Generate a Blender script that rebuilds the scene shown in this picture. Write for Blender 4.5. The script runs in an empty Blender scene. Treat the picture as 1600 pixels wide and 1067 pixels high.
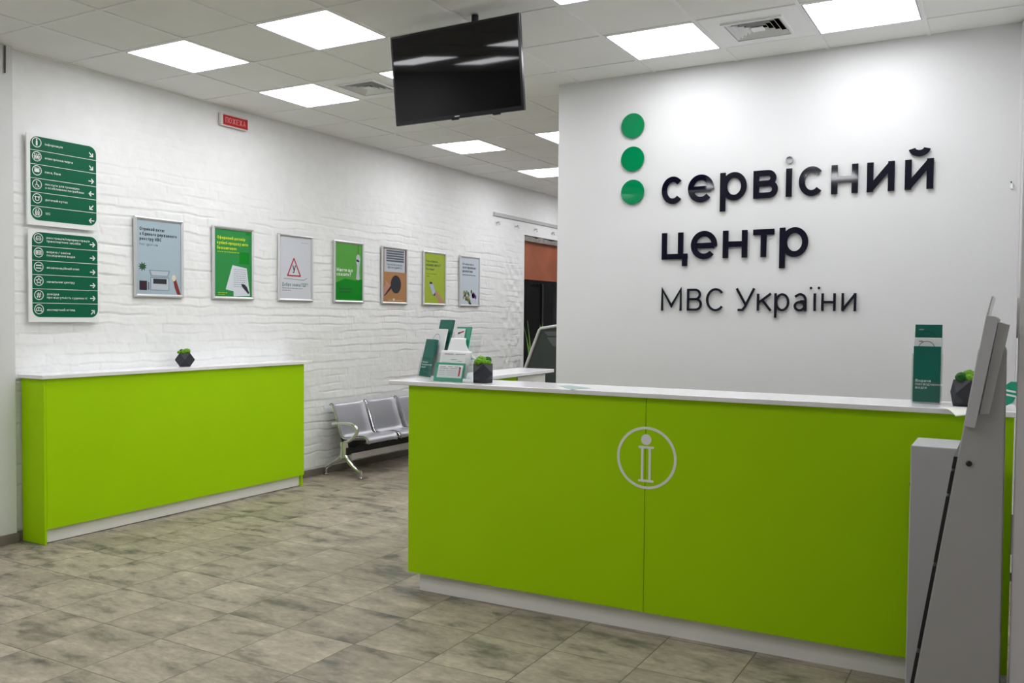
import bpy, bmesh, math, random
import numpy as np
from mathutils import Vector, Matrix
random.seed(7)
scn = bpy.context.scene
COL = scn.collection

# ---------------------------------------------------------------- camera, world, exposure
F_PX, PCX, PCY = 1381.6, 806.4, 544.5
YAW, PITCH, ROLL = 0.5128, -0.0348, 0.0092
cy_, sy_ = math.cos(YAW), math.sin(YAW)
fw = Vector((-sy_*math.cos(PITCH), cy_*math.cos(PITCH), math.sin(PITCH)))
rt = Vector((cy_, sy_, 0)); up0 = rt.cross(fw)
RR = rt*math.cos(ROLL) + up0*math.sin(ROLL); UU = RR.cross(fw)
cam_d = bpy.data.cameras.new('camera'); cam = bpy.data.objects.new('camera', cam_d); COL.objects.link(cam)
cam_d.sensor_width = 36.0; cam_d.lens = F_PX*36/1600
cam_d.shift_x = -(PCX-800)/1600; cam_d.shift_y = (PCY-533.5)/1600
cam_d.clip_start = 0.02
cam.matrix_world = Matrix(((RR.x, UU.x, -fw.x, 5.91), (RR.y, UU.y, -fw.y, 0.0), (RR.z, UU.z, -fw.z, 1.557), (0, 0, 0, 1)))
scn.camera = cam
w = bpy.data.worlds.new('night'); scn.world = w; w.use_nodes = True
w.node_tree.nodes['Background'].inputs[0].default_value = (0.02, 0.022, 0.03, 1)
w.node_tree.nodes['Background'].inputs[1].default_value = 0.3
scn.view_settings.view_transform = 'Standard'; scn.view_settings.look = 'None'
scn.view_settings.gamma = 1; scn.view_settings.use_curve_mapping = False
scn.view_settings.exposure = 0.33
PANEL_EMIT = 9.0
try:
    scn.cycles.max_bounces = 10; scn.cycles.diffuse_bounces = 6; scn.cycles.transparent_max_bounces = 16
    scn.cycles.caustics_reflective = False; scn.cycles.caustics_refractive = False
    scn.cycles.sample_clamp_indirect = 4.0
except Exception: pass

# ---------------------------------------------------------------- materials
def lin(r, g, b):
    f = lambda c: (c/255/12.92) if c/255 <= 0.04045 else ((c/255+0.055)/1.055)**2.4
    return (f(r), f(g), f(b), 1)
def mat(name, col, rough=0.5, metal=0.0, spec=0.5, noise=0.0, nscale=20.0, bump=0.0, bscale=60.0, coat=0.0):
    m = bpy.data.materials.new(name); m.use_nodes = True
    nt = m.node_tree; p = nt.nodes['Principled BSDF']
    if len(col) == 3: col = (*col, 1)
    p.inputs['Base Color'].default_value = col; p.inputs['Roughness'].default_value = rough
    p.inputs['Metallic'].default_value = metal; p.inputs['Specular IOR Level'].default_value = spec
    p.inputs['Coat Weight'].default_value = coat
    geo = nt.nodes.new('ShaderNodeNewGeometry')
    if noise > 0:
        n = nt.nodes.new('ShaderNodeTexNoise'); n.inputs['Scale'].default_value = nscale; n.inputs['Detail'].default_value = 4
        nt.links.new(geo.outputs['Position'], n.inputs['Vector'])
        r = nt.nodes.new('ShaderNodeMapRange'); r.inputs[1].default_value = 0.3; r.inputs[2].default_value = 0.7
        r.inputs[3].default_value = 1-noise; r.inputs[4].default_value = 1+noise*0.4
        nt.links.new(n.outputs['Fac'], r.inputs[0])
        mx = nt.nodes.new('ShaderNodeVectorMath'); mx.operation = 'SCALE'; mx.inputs[0].default_value = col[:3]
        nt.links.new(r.outputs[0], mx.inputs['Scale']); nt.links.new(mx.outputs[0], p.inputs['Base Color'])
    if bump > 0:
        n = nt.nodes.new('ShaderNodeTexNoise'); n.inputs['Scale'].default_value = bscale; n.inputs['Detail'].default_value = 5
        nt.links.new(geo.outputs['Position'], n.inputs['Vector'])
        b = nt.nodes.new('ShaderNodeBump'); b.inputs['Strength'].default_value = bump; b.inputs['Distance'].default_value = 0.01
        nt.links.new(n.outputs['Fac'], b.inputs['Height']); nt.links.new(b.outputs[0], p.inputs['Normal'])
    return m
def emis(name, col, s):
    m = bpy.data.materials.new(name); m.use_nodes = True; p = m.node_tree.nodes['Principled BSDF']
    p.inputs['Base Color'].default_value = (*col, 1); p.inputs['Emission Color'].default_value = (*col, 1); p.inputs['Emission Strength'].default_value = s
    return m
def clear(name, tint, gloss=0.08, rough=0.03, edge=0.5):
    m = bpy.data.materials.new(name); m.use_nodes = True; nt = m.node_tree
    for n in list(nt.nodes): nt.nodes.remove(n)
    o = nt.nodes.new('ShaderNodeOutputMaterial'); t = nt.nodes.new('ShaderNodeBsdfTransparent'); g = nt.nodes.new('ShaderNodeBsdfGlossy')
    t.inputs[0].default_value = (*tint, 1); g.inputs['Roughness'].default_value = rough
    f = nt.nodes.new('ShaderNodeLayerWeight'); f.inputs['Blend'].default_value = 0.5
    pw = nt.nodes.new('ShaderNodeMath'); pw.operation = 'POWER'; pw.inputs[1].default_value = 4.0; nt.links.new(f.outputs['Facing'], pw.inputs[0])
    a = nt.nodes.new('ShaderNodeMath'); a.operation = 'MULTIPLY_ADD'; a.inputs[1].default_value = edge; a.inputs[2].default_value = gloss
    nt.links.new(pw.outputs[0], a.inputs[0])
    x = nt.nodes.new('ShaderNodeMixShader'); nt.links.new(a.outputs[0], x.inputs[0])
    nt.links.new(t.outputs[0], x.inputs[1]); nt.links.new(g.outputs[0], x.inputs[2]); nt.links.new(x.outputs[0], o.inputs[0])
    return m

M = {}
M['wall'] = mat('white wall paint', (0.72, 0.72, 0.725), 0.55, noise=0.02, nscale=3, bump=0.03, bscale=120)
M['brick'] = mat('white painted brick', (0.90, 0.905, 0.91), 0.6, noise=0.03, nscale=9, bump=0.12, bscale=45)
M['tile'] = mat('mineral ceiling tile', (0.88, 0.88, 0.86), 0.9, noise=0.05, nscale=1.3, bump=0.15, bscale=300)
M['tbar'] = mat('white ceiling grid bar', (0.86, 0.86, 0.85), 0.5)
M['gap'] = mat('dark joint', (0.03, 0.03, 0.03), 0.9)
M['green'] = mat('lime laminate', (0.40, 0.70, 0.0), 0.55, spec=0.15, noise=0.02, nscale=2)
M['slab'] = mat('white solid surface', (0.90, 0.895, 0.915), 0.16, noise=0.02, nscale=30)
M['kick'] = mat('pale grey plinth', (0.90, 0.89, 0.87), 0.5)
M['base'] = mat('brown grey baseboard tile', (0.21, 0.18, 0.15), 0.5, noise=0.25, nscale=6)
M['sgreen'] = mat('sign green', (0.0, 0.115, 0.055), 0.5, spec=0.2)
M['white'] = mat('white print', (0.85, 0.87, 0.87), 0.4)
M['disc'] = mat('green acrylic', (0.0, 0.235, 0.08), 0.06, coat=0.3)
M['navy'] = mat('dark navy acrylic', (0.004, 0.004, 0.014), 0.05, coat=0.3)
M['ledge_shadow'] = mat('grey ledge shadow', (0.50, 0.50, 0.51), 0.5)  # shade under a ledge, put into the colour
M['alu'] = mat('satin aluminium', (0.72, 0.72, 0.73), 0.38, metal=0.75)
M['steel'] = mat('perforated grey steel', (0.50, 0.50, 0.54), 0.36, metal=0.75, noise=0.08, nscale=200)
M['chrome'] = mat('chrome', (0.78, 0.78, 0.79), 0.12, metal=1.0)
M['castalu'] = mat('cast polished aluminium', (0.72, 0.73, 0.70), 0.16, metal=1.0)
M['black'] = mat('black plastic', (0.006, 0.006, 0.007), 0.45)
M['bezel'] = mat('black glossy bezel', (0.006, 0.006, 0.009), 0.2)
M['screen'] = mat('black television screen', (0.001, 0.001, 0.002), 0.035, spec=0.42)
M['kgrey'] = mat('grey powder coat', (0.40, 0.39, 0.385), 0.55, bump=0.05, bscale=500)
M['kdark'] = mat('darker grey powder coat', (0.31, 0.305, 0.295), 0.55, bump=0.05, bscale=500)
M['boxw'] = mat('light grey cabinet metal', (0.50, 0.50, 0.52), 0.5)
M['frame'] = mat('white door paint', (0.72, 0.70, 0.72), 0.45)
M['concrete'] = mat('dark grey concrete', (0.022, 0.023, 0.032), 0.6, noise=0.2, nscale=60)
M['moss'] = mat('bright moss', (0.17, 0.42, 0.008), 0.8, noise=0.5, nscale=70, bump=0.8, bscale=150)
M['moss2'] = mat('deep green moss', (0.015, 0.14, 0.012), 0.8, noise=0.5, nscale=70, bump=0.8, bscale=150)
M['teal'] = mat('dark teal green leaflet', (0.003, 0.125, 0.092), 0.3, noise=0.1, nscale=12)
M['teal2'] = mat('mid green print', (0.0, 0.30, 0.17), 0.3)
M['paper'] = mat('white paper', (0.80, 0.81, 0.82), 0.6)
M['cream'] = mat('cream paper', (0.82, 0.82, 0.76), 0.6)
M['ink'] = mat('dark print ink', (0.012, 0.018, 0.03), 0.5)
M['midink'] = mat('grey print ink and sign reflection', (0.25, 0.26, 0.27), 0.5)
M['red'] = mat('red print', (0.45, 0.01, 0.02), 0.4)
M['alarm'] = mat('red alarm plate', (0.50, 0.006, 0.012), 0.35)
M['alarmtxt'] = mat('pale red lettering', (0.75, 0.30, 0.30), 0.4)
M['boxwhite'] = mat('white alarm housing', (0.75, 0.70, 0.68), 0.4)
M['acrylic'] = clear('clear acrylic', (0.97, 0.985, 0.98), 0.05)
M['paleglass'] = mat('pale green glossy card', (0.33, 0.49, 0.45), 0.2)
M['pane'] = clear('dark window glass', (0.45, 0.45, 0.47), 0.012, 0.01, 0.25)
M['night'] = mat('dark exterior', (0.003, 0.003, 0.004), 0.9)
M['orange'] = mat('orange brown roller blind', (0.36, 0.105, 0.048), 0.7, noise=0.2, nscale=2.5)
M['plaster'] = mat('rough grey mortar', (0.30, 0.275, 0.25), 0.9, noise=0.3, nscale=12, bump=0.6, bscale=40)
M['termdark'] = mat('terminal dark grey-green', (0.035, 0.045, 0.042), 0.35)
M['termlite'] = mat('terminal grey bezel', (0.10, 0.105, 0.11), 0.4)
M['leaf'] = mat('green leaf', (0.16, 0.36, 0.05), 0.45, noise=0.3, nscale=15)
M['clay'] = mat('dark planter', (0.03, 0.03, 0.03), 0.6)
M['logo'] = mat('pale grey emblem', (0.86, 0.88, 0.84), 0.45, spec=0.3)
M['vent'] = mat('white diffuser metal', (0.90, 0.905, 0.91), 0.45)
M['ventdark'] = mat('dark duct', (0.02, 0.02, 0.02), 0.9)
M['lamp'] = emis('lit diffuser', (0.965, 0.975, 1.0), PANEL_EMIT)
M['violet'] = mat('panel rim', (0.55, 0.53, 0.66), 0.5)
M['cable'] = mat('grey cable', (0.10, 0.10, 0.10), 0.6)
for k, c in dict(p_blue=(0.40, 0.50, 0.57), p_green=(0.03, 0.27, 0.065), p_grey=(0.66, 0.68, 0.74), p_green2=(0.10, 0.38, 0.06), p_wood=(0.42, 0.215, 0.09), p_lime=(0.36, 0.47, 0.045), p_pale=(0.58, 0.64, 0.72),
                 p_yellow=(0.62, 0.75, 0.02), p_deep=(0.0, 0.24, 0.012), p_dk=(0.03, 0.035, 0.045), p_lap=(0.20, 0.28, 0.34), p_silver=(0.50, 0.55, 0.62), p_skin=(0.50, 0.26, 0.20), p_plum=(0.045, 0.02, 0.035), p_rust=(0.23, 0.035, 0.03),
                 p_key=(0.11, 0.11, 0.14), p_olive=(0.30, 0.28, 0.10), p_purple=(0.23, 0.09, 0.30), p_bush=(0.03, 0.10, 0.05), p_tgreen=(0.02, 0.20, 0.10), p_paper=(0.68, 0.72, 0.78), p_cup=(0.72, 0.66, 0.50), p_sky=(0.42, 0.5, 0.66)).items():
    M[k] = mat('print '+k[2:], c, 0.4, spec=0.25)

def floor_mat():
    m = bpy.data.materials.new('stone look floor tile'); m.use_nodes = True; nt = m.node_tree; L = nt.links; N = nt.nodes.new
    p = nt.nodes['Principled BSDF']; geo = N('ShaderNodeNewGeometry')
    off = N('ShaderNodeVectorMath'); off.operation = 'SUBTRACT'; off.inputs[1].default_value = (0.275, 0.305, 0)
    L.new(geo.outputs['Position'], off.inputs[0])
    sc = N('ShaderNodeVectorMath'); sc.operation = 'SCALE'; sc.inputs['Scale'].default_value = 1/0.42; L.new(off.outputs[0], sc.inputs[0])
    fl = N('ShaderNodeVectorMath'); fl.operation = 'FLOOR'; L.new(sc.outputs[0], fl.inputs[0])
    fr = N('ShaderNodeVectorMath'); fr.operation = 'FRACTION'; L.new(sc.outputs[0], fr.inputs[0])
    wn = N('ShaderNodeTexWhiteNoise'); wn.noise_dimensions = '3D'; L.new(fl.outputs[0], wn.inputs['Vector'])
    # per tile shifted pattern
    jit = N('ShaderNodeVectorMath'); jit.operation = 'MULTIPLY_ADD'; jit.inputs[1].default_value = (7, 7, 7)
    L.new(wn.outputs['Color'], jit.inputs[0]); L.new(geo.outputs['Position'], jit.inputs[2])
    mp = N('ShaderNodeMapping'); mp.inputs['Rotation'].default_value = (0, 0, 0.25); mp.inputs['Scale'].default_value = (1.0, 2.1, 1); L.new(jit.outputs[0], mp.inputs['Vector'])
    n1 = N('ShaderNodeTexNoise'); n1.inputs['Scale'].default_value = 3.4; n1.inputs['Detail'].default_value = 9; n1.inputs['Roughness'].default_value = 0.62; n1.inputs['Distortion'].default_value = 0.25; L.new(mp.outputs[0], n1.inputs['Vector'])
    n2 = N('ShaderNodeTexNoise'); n2.inputs['Scale'].default_value = 22; n2.inputs['Detail'].default_value = 8; n2.inputs['Roughness'].default_value = 0.7; L.new(mp.outputs[0], n2.inputs['Vector'])
    r1 = N('ShaderNodeValToRGB'); e = r1.color_ramp.elements
    e[0].position = 0.28; e[0].color = (0.075, 0.075, 0.064, 1); e[1].position = 0.72; e[1].color = (0.50, 0.43, 0.335, 1)
    a = e.new(0.38); a.color = (0.185, 0.166, 0.130, 1); b = e.new(0.47); b.color = (0.32, 0.275, 0.215, 1); c_ = e.new(0.58); c_.color = (0.375, 0.322, 0.25, 1)
    L.new(n1.outputs['Fac'], r1.inputs[0])
    r2 = N('ShaderNodeMapRange'); r2.inputs[1].default_value = 0.3; r2.inputs[2].default_value = 0.75; r2.inputs[3].default_value = 0.75; r2.inputs[4].default_value = 1.28; L.new(n2.outputs['Fac'], r2.inputs[0])
    tv = N('ShaderNodeMapRange'); tv.inputs[3].default_value = 0.88; tv.inputs[4].default_value = 1.1; L.new(wn.outputs['Value'], tv.inputs[0])
    mm = N('ShaderNodeMath'); mm.operation = 'MULTIPLY'; L.new(r2.outputs[0], mm.inputs[0]); L.new(tv.outputs[0], mm.inputs[1])
    cs = N('ShaderNodeVectorMath'); cs.operation = 'SCALE'; L.new(r1.outputs[0], cs.inputs[0]); L.new(mm.outputs[0], cs.inputs['Scale'])
    # joints
    sx = N('ShaderNodeSeparateXYZ'); L.new(fr.outputs[0], sx.inputs[0])
    def edge(o):
        q = N('ShaderNodeMath'); q.operation = 'SUBTRACT'; q.inputs[1].default_value = 0.5; L.new(o, q.inputs[0])
        q2 = N('ShaderNodeMath'); q2.operation = 'ABSOLUTE'; L.new(q.outputs[0], q2.inputs[0]); return q2.outputs[0]
    mx = N('ShaderNodeMath'); mx.operation = 'MAXIMUM'; L.new(edge(sx.outputs[0]), mx.inputs[0]); L.new(edge(sx.outputs[1]), mx.inputs[1])
    gt = N('ShaderNodeMapRange'); gt.inputs[1].default_value = 0.4925; gt.inputs[2].default_value = 0.4965; L.new(mx.outputs[0], gt.inputs[0])
    mix = N('ShaderNodeMix'); mix.data_type = 'RGBA'; L.new(gt.outputs[0], mix.inputs[0]); L.new(cs.outputs[0], mix.inputs[6]); mix.inputs[7].default_value = (0.12, 0.10, 0.08, 1)
    L.new(mix.outputs[2], p.inputs['Base Color'])
    rr = N('ShaderNodeMapRange'); rr.inputs[3].default_value = 0.42; rr.inputs[4].default_value = 0.62; L.new(n2.outputs['Fac'], rr.inputs[0]); L.new(rr.outputs[0], p.inputs['Roughness'])
    p.inputs['Specular IOR Level'].default_value = 0.4
    bp = N('ShaderNodeBump'); bp.inputs['Strength'].default_value = 0.5; bp.inputs['Distance'].default_value = 0.002; bp.invert = True; L.new(gt.outputs[0], bp.inputs['Height']); L.new(bp.outputs[0], p.inputs['Normal'])
    return m
M['floor'] = floor_mat()

# ---------------------------------------------------------------- mesh helpers
class Fr:                                   # flat working frame: origin, right, up, out
    def __init__(s, o, u, v): s.o = Vector(o); s.u = Vector(u).normalized(); s.v = Vector(v).normalized(); s.n = s.u.cross(s.v)
    def p(s, a, b, d=0.0): return s.o + s.u*a + s.v*b + s.n*d
class MB:
    def __init__(s): s.v = []; s.f = []; s.mi = []
    def add(s, vs, fs, mi=0):
        b = len(s.v); s.v += [Vector(q) for q in vs]; s.f += [tuple(i+b for i in f) for f in fs]; s.mi += [mi]*len(fs); return s
    def box(s, x0, x1, y0, y1, z0, z1, mi=0):
        vs = [(x0,y0,z0),(x1,y0,z0),(x1,y1,z0),(x0,y1,z0),(x0,y0,z1),(x1,y0,z1),(x1,y1,z1),(x0,y1,z1)]
        return s.add(vs, [(0,3,2,1),(4,5,6,7),(0,1,5,4),(1,2,6,5),(2,3,7,6),(3,0,4,7)], mi)
    def prism(s, fr, pts, d0, d1, mi=0):    # polygon (ccw in u,v) from depth d0 to d1 along n
        n = len(pts)
        ar = sum(pts[i][0]*pts[(i+1) % n][1]-pts[(i+1) % n][0]*pts[i][1] for i in range(n))
        if ar < 0: pts = pts[::-1]
        if d1 < d0: d0, d1 = d1, d0
        vs = [fr.p(a, b, d0) for a, b in pts]+[fr.p(a, b, d1) for a, b in pts]
        fs = [tuple(range(n-1, -1, -1)), tuple(range(n, 2*n))]+[(i, (i+1) % n, n+(i+1) % n, n+i) for i in range(n)]
        return s.add(vs, fs, mi)
    def ring(s, fr, outer, inner, d0, d1, mi=0):
        n = len(outer)
        vs = [fr.p(*q, d0) for q in outer]+[fr.p(*q, d0) for q in inner]+[fr.p(*q, d1) for q in outer]+[fr.p(*q, d1) for q in inner]
        fs = []
        for i in range(n):
            j = (i+1) % n
            fs += [(2*n+i, 2*n+j, 3*n+j, 3*n+i), (i, n+i, n+j, j), (i, j, 2*n+j, 2*n+i), (n+i, 3*n+i, 3*n+j, n+j)]
        return s.add(vs, fs, mi)
    def line(s, fr, pts, wd, d0, d1, mi=0, closed=False):   # flat stroke
        m = len(pts); rng = range(m if closed else m-1)
        for i in rng:
            a = Vector(pts[i]); b = Vector(pts[(i+1) % m]); t = (b-a).normalized()*wd/2; q = Vector((-t.y, t.x))
            s.prism(fr, [tuple(a-t*0.6-q), tuple(b+t*0.6-q), tuple(b+t*0.6+q), tuple(a-t*0.6+q)], d0, d1, mi)
        return s
    def tube(s, path, r, n=10, caps=True, mi=0):
        P = [Vector(q) for q in path]; k = len(P); rs = r if isinstance(r, (list, tuple)) else [r]*k
        t0 = (P[1]-P[0]).normalized(); a = Vector((0, 0, 1)) if abs(t0.z) < 0.9 else Vector((1, 0, 0)); u = t0.cross(a).normalized()
        vs = []
        for i in range(k):
            t = (P[min(i+1, k-1)]-P[max(i-1, 0)]).normalized(); u = (u-t*u.dot(t)).normalized(); v = t.cross(u)
            for j in range(n):
                c, d = math.cos(2*math.pi*j/n), math.sin(2*math.pi*j/n); vs.append(P[i]+(u*c+v*d)*rs[i])
        fs = [(i*n+j, i*n+(j+1) % n, (i+1)*n+(j+1) % n, (i+1)*n+j) for i in range(k-1) for j in range(n)]
        if caps: fs += [tuple(range(n-1, -1, -1)), tuple(range((k-1)*n, k*n))]
        return s.add(vs, fs, mi)
    def lathe(s, c, prof, n=20, axis='z', mi=0):
        vs = []
        for r, h in prof:
            for j in range(n):
                x, y = r*math.cos(2*math.pi*j/n), r*math.sin(2*math.pi*j/n)
                vs.append((c[0]+x, c[1]+y, c[2]+h) if axis == 'z' else ((c[0]+h, c[1]+x, c[2]+y) if axis == 'x' else (c[0]+y, c[1]+h, c[2]+x)))
        k = len(prof)
        fs = [(i*n+j, i*n+(j+1) % n, (i+1)*n+(j+1) % n, (i+1)*n+j) for i in range(k-1) for j in range(n)]
        fs += [tuple(range(n-1, -1, -1)), tuple(range((k-1)*n, k*n))]
        return s.add(vs, fs, mi)
    def blob(s, c, r, seed, sq=0.85, mi=0):
        rd = random.Random(seed); bm = bmesh.new(); bmesh.ops.create_icosphere(bm, subdivisions=3, radius=1)
        ph = [rd.uniform(0, 6) for _ in range(6)]
        vs = []
        for v in bm.verts:
            q = v.co; k = 1+0.10*math.sin(q.x*5+ph[0])*math.sin(q.y*5+ph[1])+0.07*math.sin(q.z*9+ph[2])*math.sin(q.x*8+ph[3])+0.05*math.sin(q.y*13+ph[4])
            vs.append((c[0]+q.x*r*k, c[1]+q.y*r*k, c[2]+q.z*r*k*sq))
        bm.verts.index_update(); fs = [tuple(v.index for v in f.verts) for f in bm.faces]; bm.free()
        return s.add(vs, fs, mi)
    def text(s, fr, body, a, b, size, bold=0.15, d0=0.0, depth=0.0004, fit=None, width=None, mi=0):
        """size: em (x height 0.54 em); bold: stroke as a share of the x height; fit: (a0, a1, b0, b1) for x height row or caps"""
        tall = all(ch == ' ' or G[ch][1] == 14 for ch in body)
        if fit: b = fit[2]; size = (fit[3]-fit[2])/(0.74 if tall or G[body[0]][1] == 14 else 0.54); a = fit[0]; width = fit[1]-fit[0]
        k = width/(text_width(body, size, bold)-0.15*size) if width else 1.0
        x = a; t = 0.54*size*bold/2
        for ch in body:
            if ch == ' ': x += 0.27*size*k; continue
            gw, gh, _ = G[ch]
            draw_glyph(s, fr, ch, x, b, gw*size*k, (0.74 if gh == 14 else 0.54)*size, t, d0, d0+depth, mi); x += (gw+0.145)*size*k
        return s
    def build(s, name, mats, parent=None, smooth=False, bevel=0.0, seg=2):
        me = bpy.data.meshes.new(name)
        o0 = parent_origin(parent)
        me.from_pydata([tuple(q-o0) for q in s.v], [], s.f)
        if not isinstance(mats, (list, tuple)): mats = [mats]
        for m in mats: me.materials.append(M[m] if isinstance(m, str) else m)
        me.polygons.foreach_set('material_index', s.mi)
        if smooth: me.polygons.foreach_set('use_smooth', [True]*len(me.polygons))
        me.validate(); me.update()
        o = bpy.data.objects.new(name, me); COL.objects.link(o)
        if parent is not None: o.parent = parent
        if bevel > 0:
            md = o.modifiers.new('bevel', 'BEVEL'); md.width = bevel; md.segments = seg; md.limit_method = 'ANGLE'; md.angle_limit = math.radians(40)
        if smooth:
            try: md = o.modifiers.new('edges', 'EDGE_SPLIT'); md.split_angle = math.radians(38)
            except Exception: pass
        return o
def parent_origin(p):
    v = Vector((0, 0, 0))
    while p is not None: v += Vector(p.location); p = p.parent
    return v
# stroke lettering: every glyph is drawn as bands inside its own box (w wide, h tall, t = half stroke)
def _arc(cx, cy, rx, ry, a0, a1, n=None):
    n = n or max(6, int(abs(a1-a0)/9*ARC_Q)); return [(cx+rx*math.cos(math.radians(a0+(a1-a0)*i/n)), cy+ry*math.sin(math.radians(a0+(a1-a0)*i/n))) for i in range(n+1)]
ARC_Q = 1.0
def _O(w, h, t, y=0): return [(_arc(w/2, y+h/2, w/2-t, h/2-t, 0, 360), 1)]
def _C(w, h, t, y=0, o=42): return [(_arc(w/2, y+h/2, w/2-t, h/2-t, o, 360-o), 0)]
def _L(*p): return [(list(p), 0)]
def _n(w, h, t): return _L((t, 0), (t, h))+_L((w-t, 0), (w-t, h))+_L((t, h/2), (w-t, h/2))
def _i(w, h, t): return _L((t, 0), (t, h))+_L((w-t, 0), (w-t, h))+_L((t*1.0, t*0.9), (w-t*1.0, h-t*0.9))
def _dot(x, y, t): return [([(x-t, y), (x+t, y)], 2)]
def _bowls(w, h, t, k=0.5, wu=0.9):
    r1 = (h*k)/2-t*0.5; r2 = (h*(1-k))/2-t*0.5; ym = h*(1-k)
    xu = w*wu-t
    return _L((t, 0), (t, h))+[([(t, h-t)]+[(max(t, xu-(h-t-ym)/2)+(0), h-t)]+_arc(xu-(h-t-ym)/2, (h-t+ym)/2, (h-t-ym)/2, (h-t-ym)/2, 90, -90)+[(t, ym)], 0),
            ([(t, ym)]+_arc(w-t-(ym-t)/2, (ym+t)/2, (ym-t)/2, (ym-t)/2, 90, -90)+[(t, t)], 0)]
def _rb(w, h, t, d): return _L((t, -d), (t, h))+[(_arc(w/2+t*0.3, h/2, w/2-t*1.3, h/2-t, 0, 360), 1)]
def _a2(w, h, t):
    return [([(w*0.10, h*0.80)]+_arc(w*0.5, h*0.62, w*0.5-t, h*0.38-t, 125, 0)+[(w-t, 0)], 0), (_arc(w*0.46, h*0.285, w*0.46-t, h*0.285-t*0.9, 0, 360), 1), ([(w*0.5, h*0.575-t*0.4), (w-t, h*0.55)], 0)]
def _u(w, h, t): return [([(t, h)]+[(t, w*0.5)]+_arc(w/2, w/2, w/2-t, w/2-t, 180, 360)+[(w-t, h)], 0)]
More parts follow.
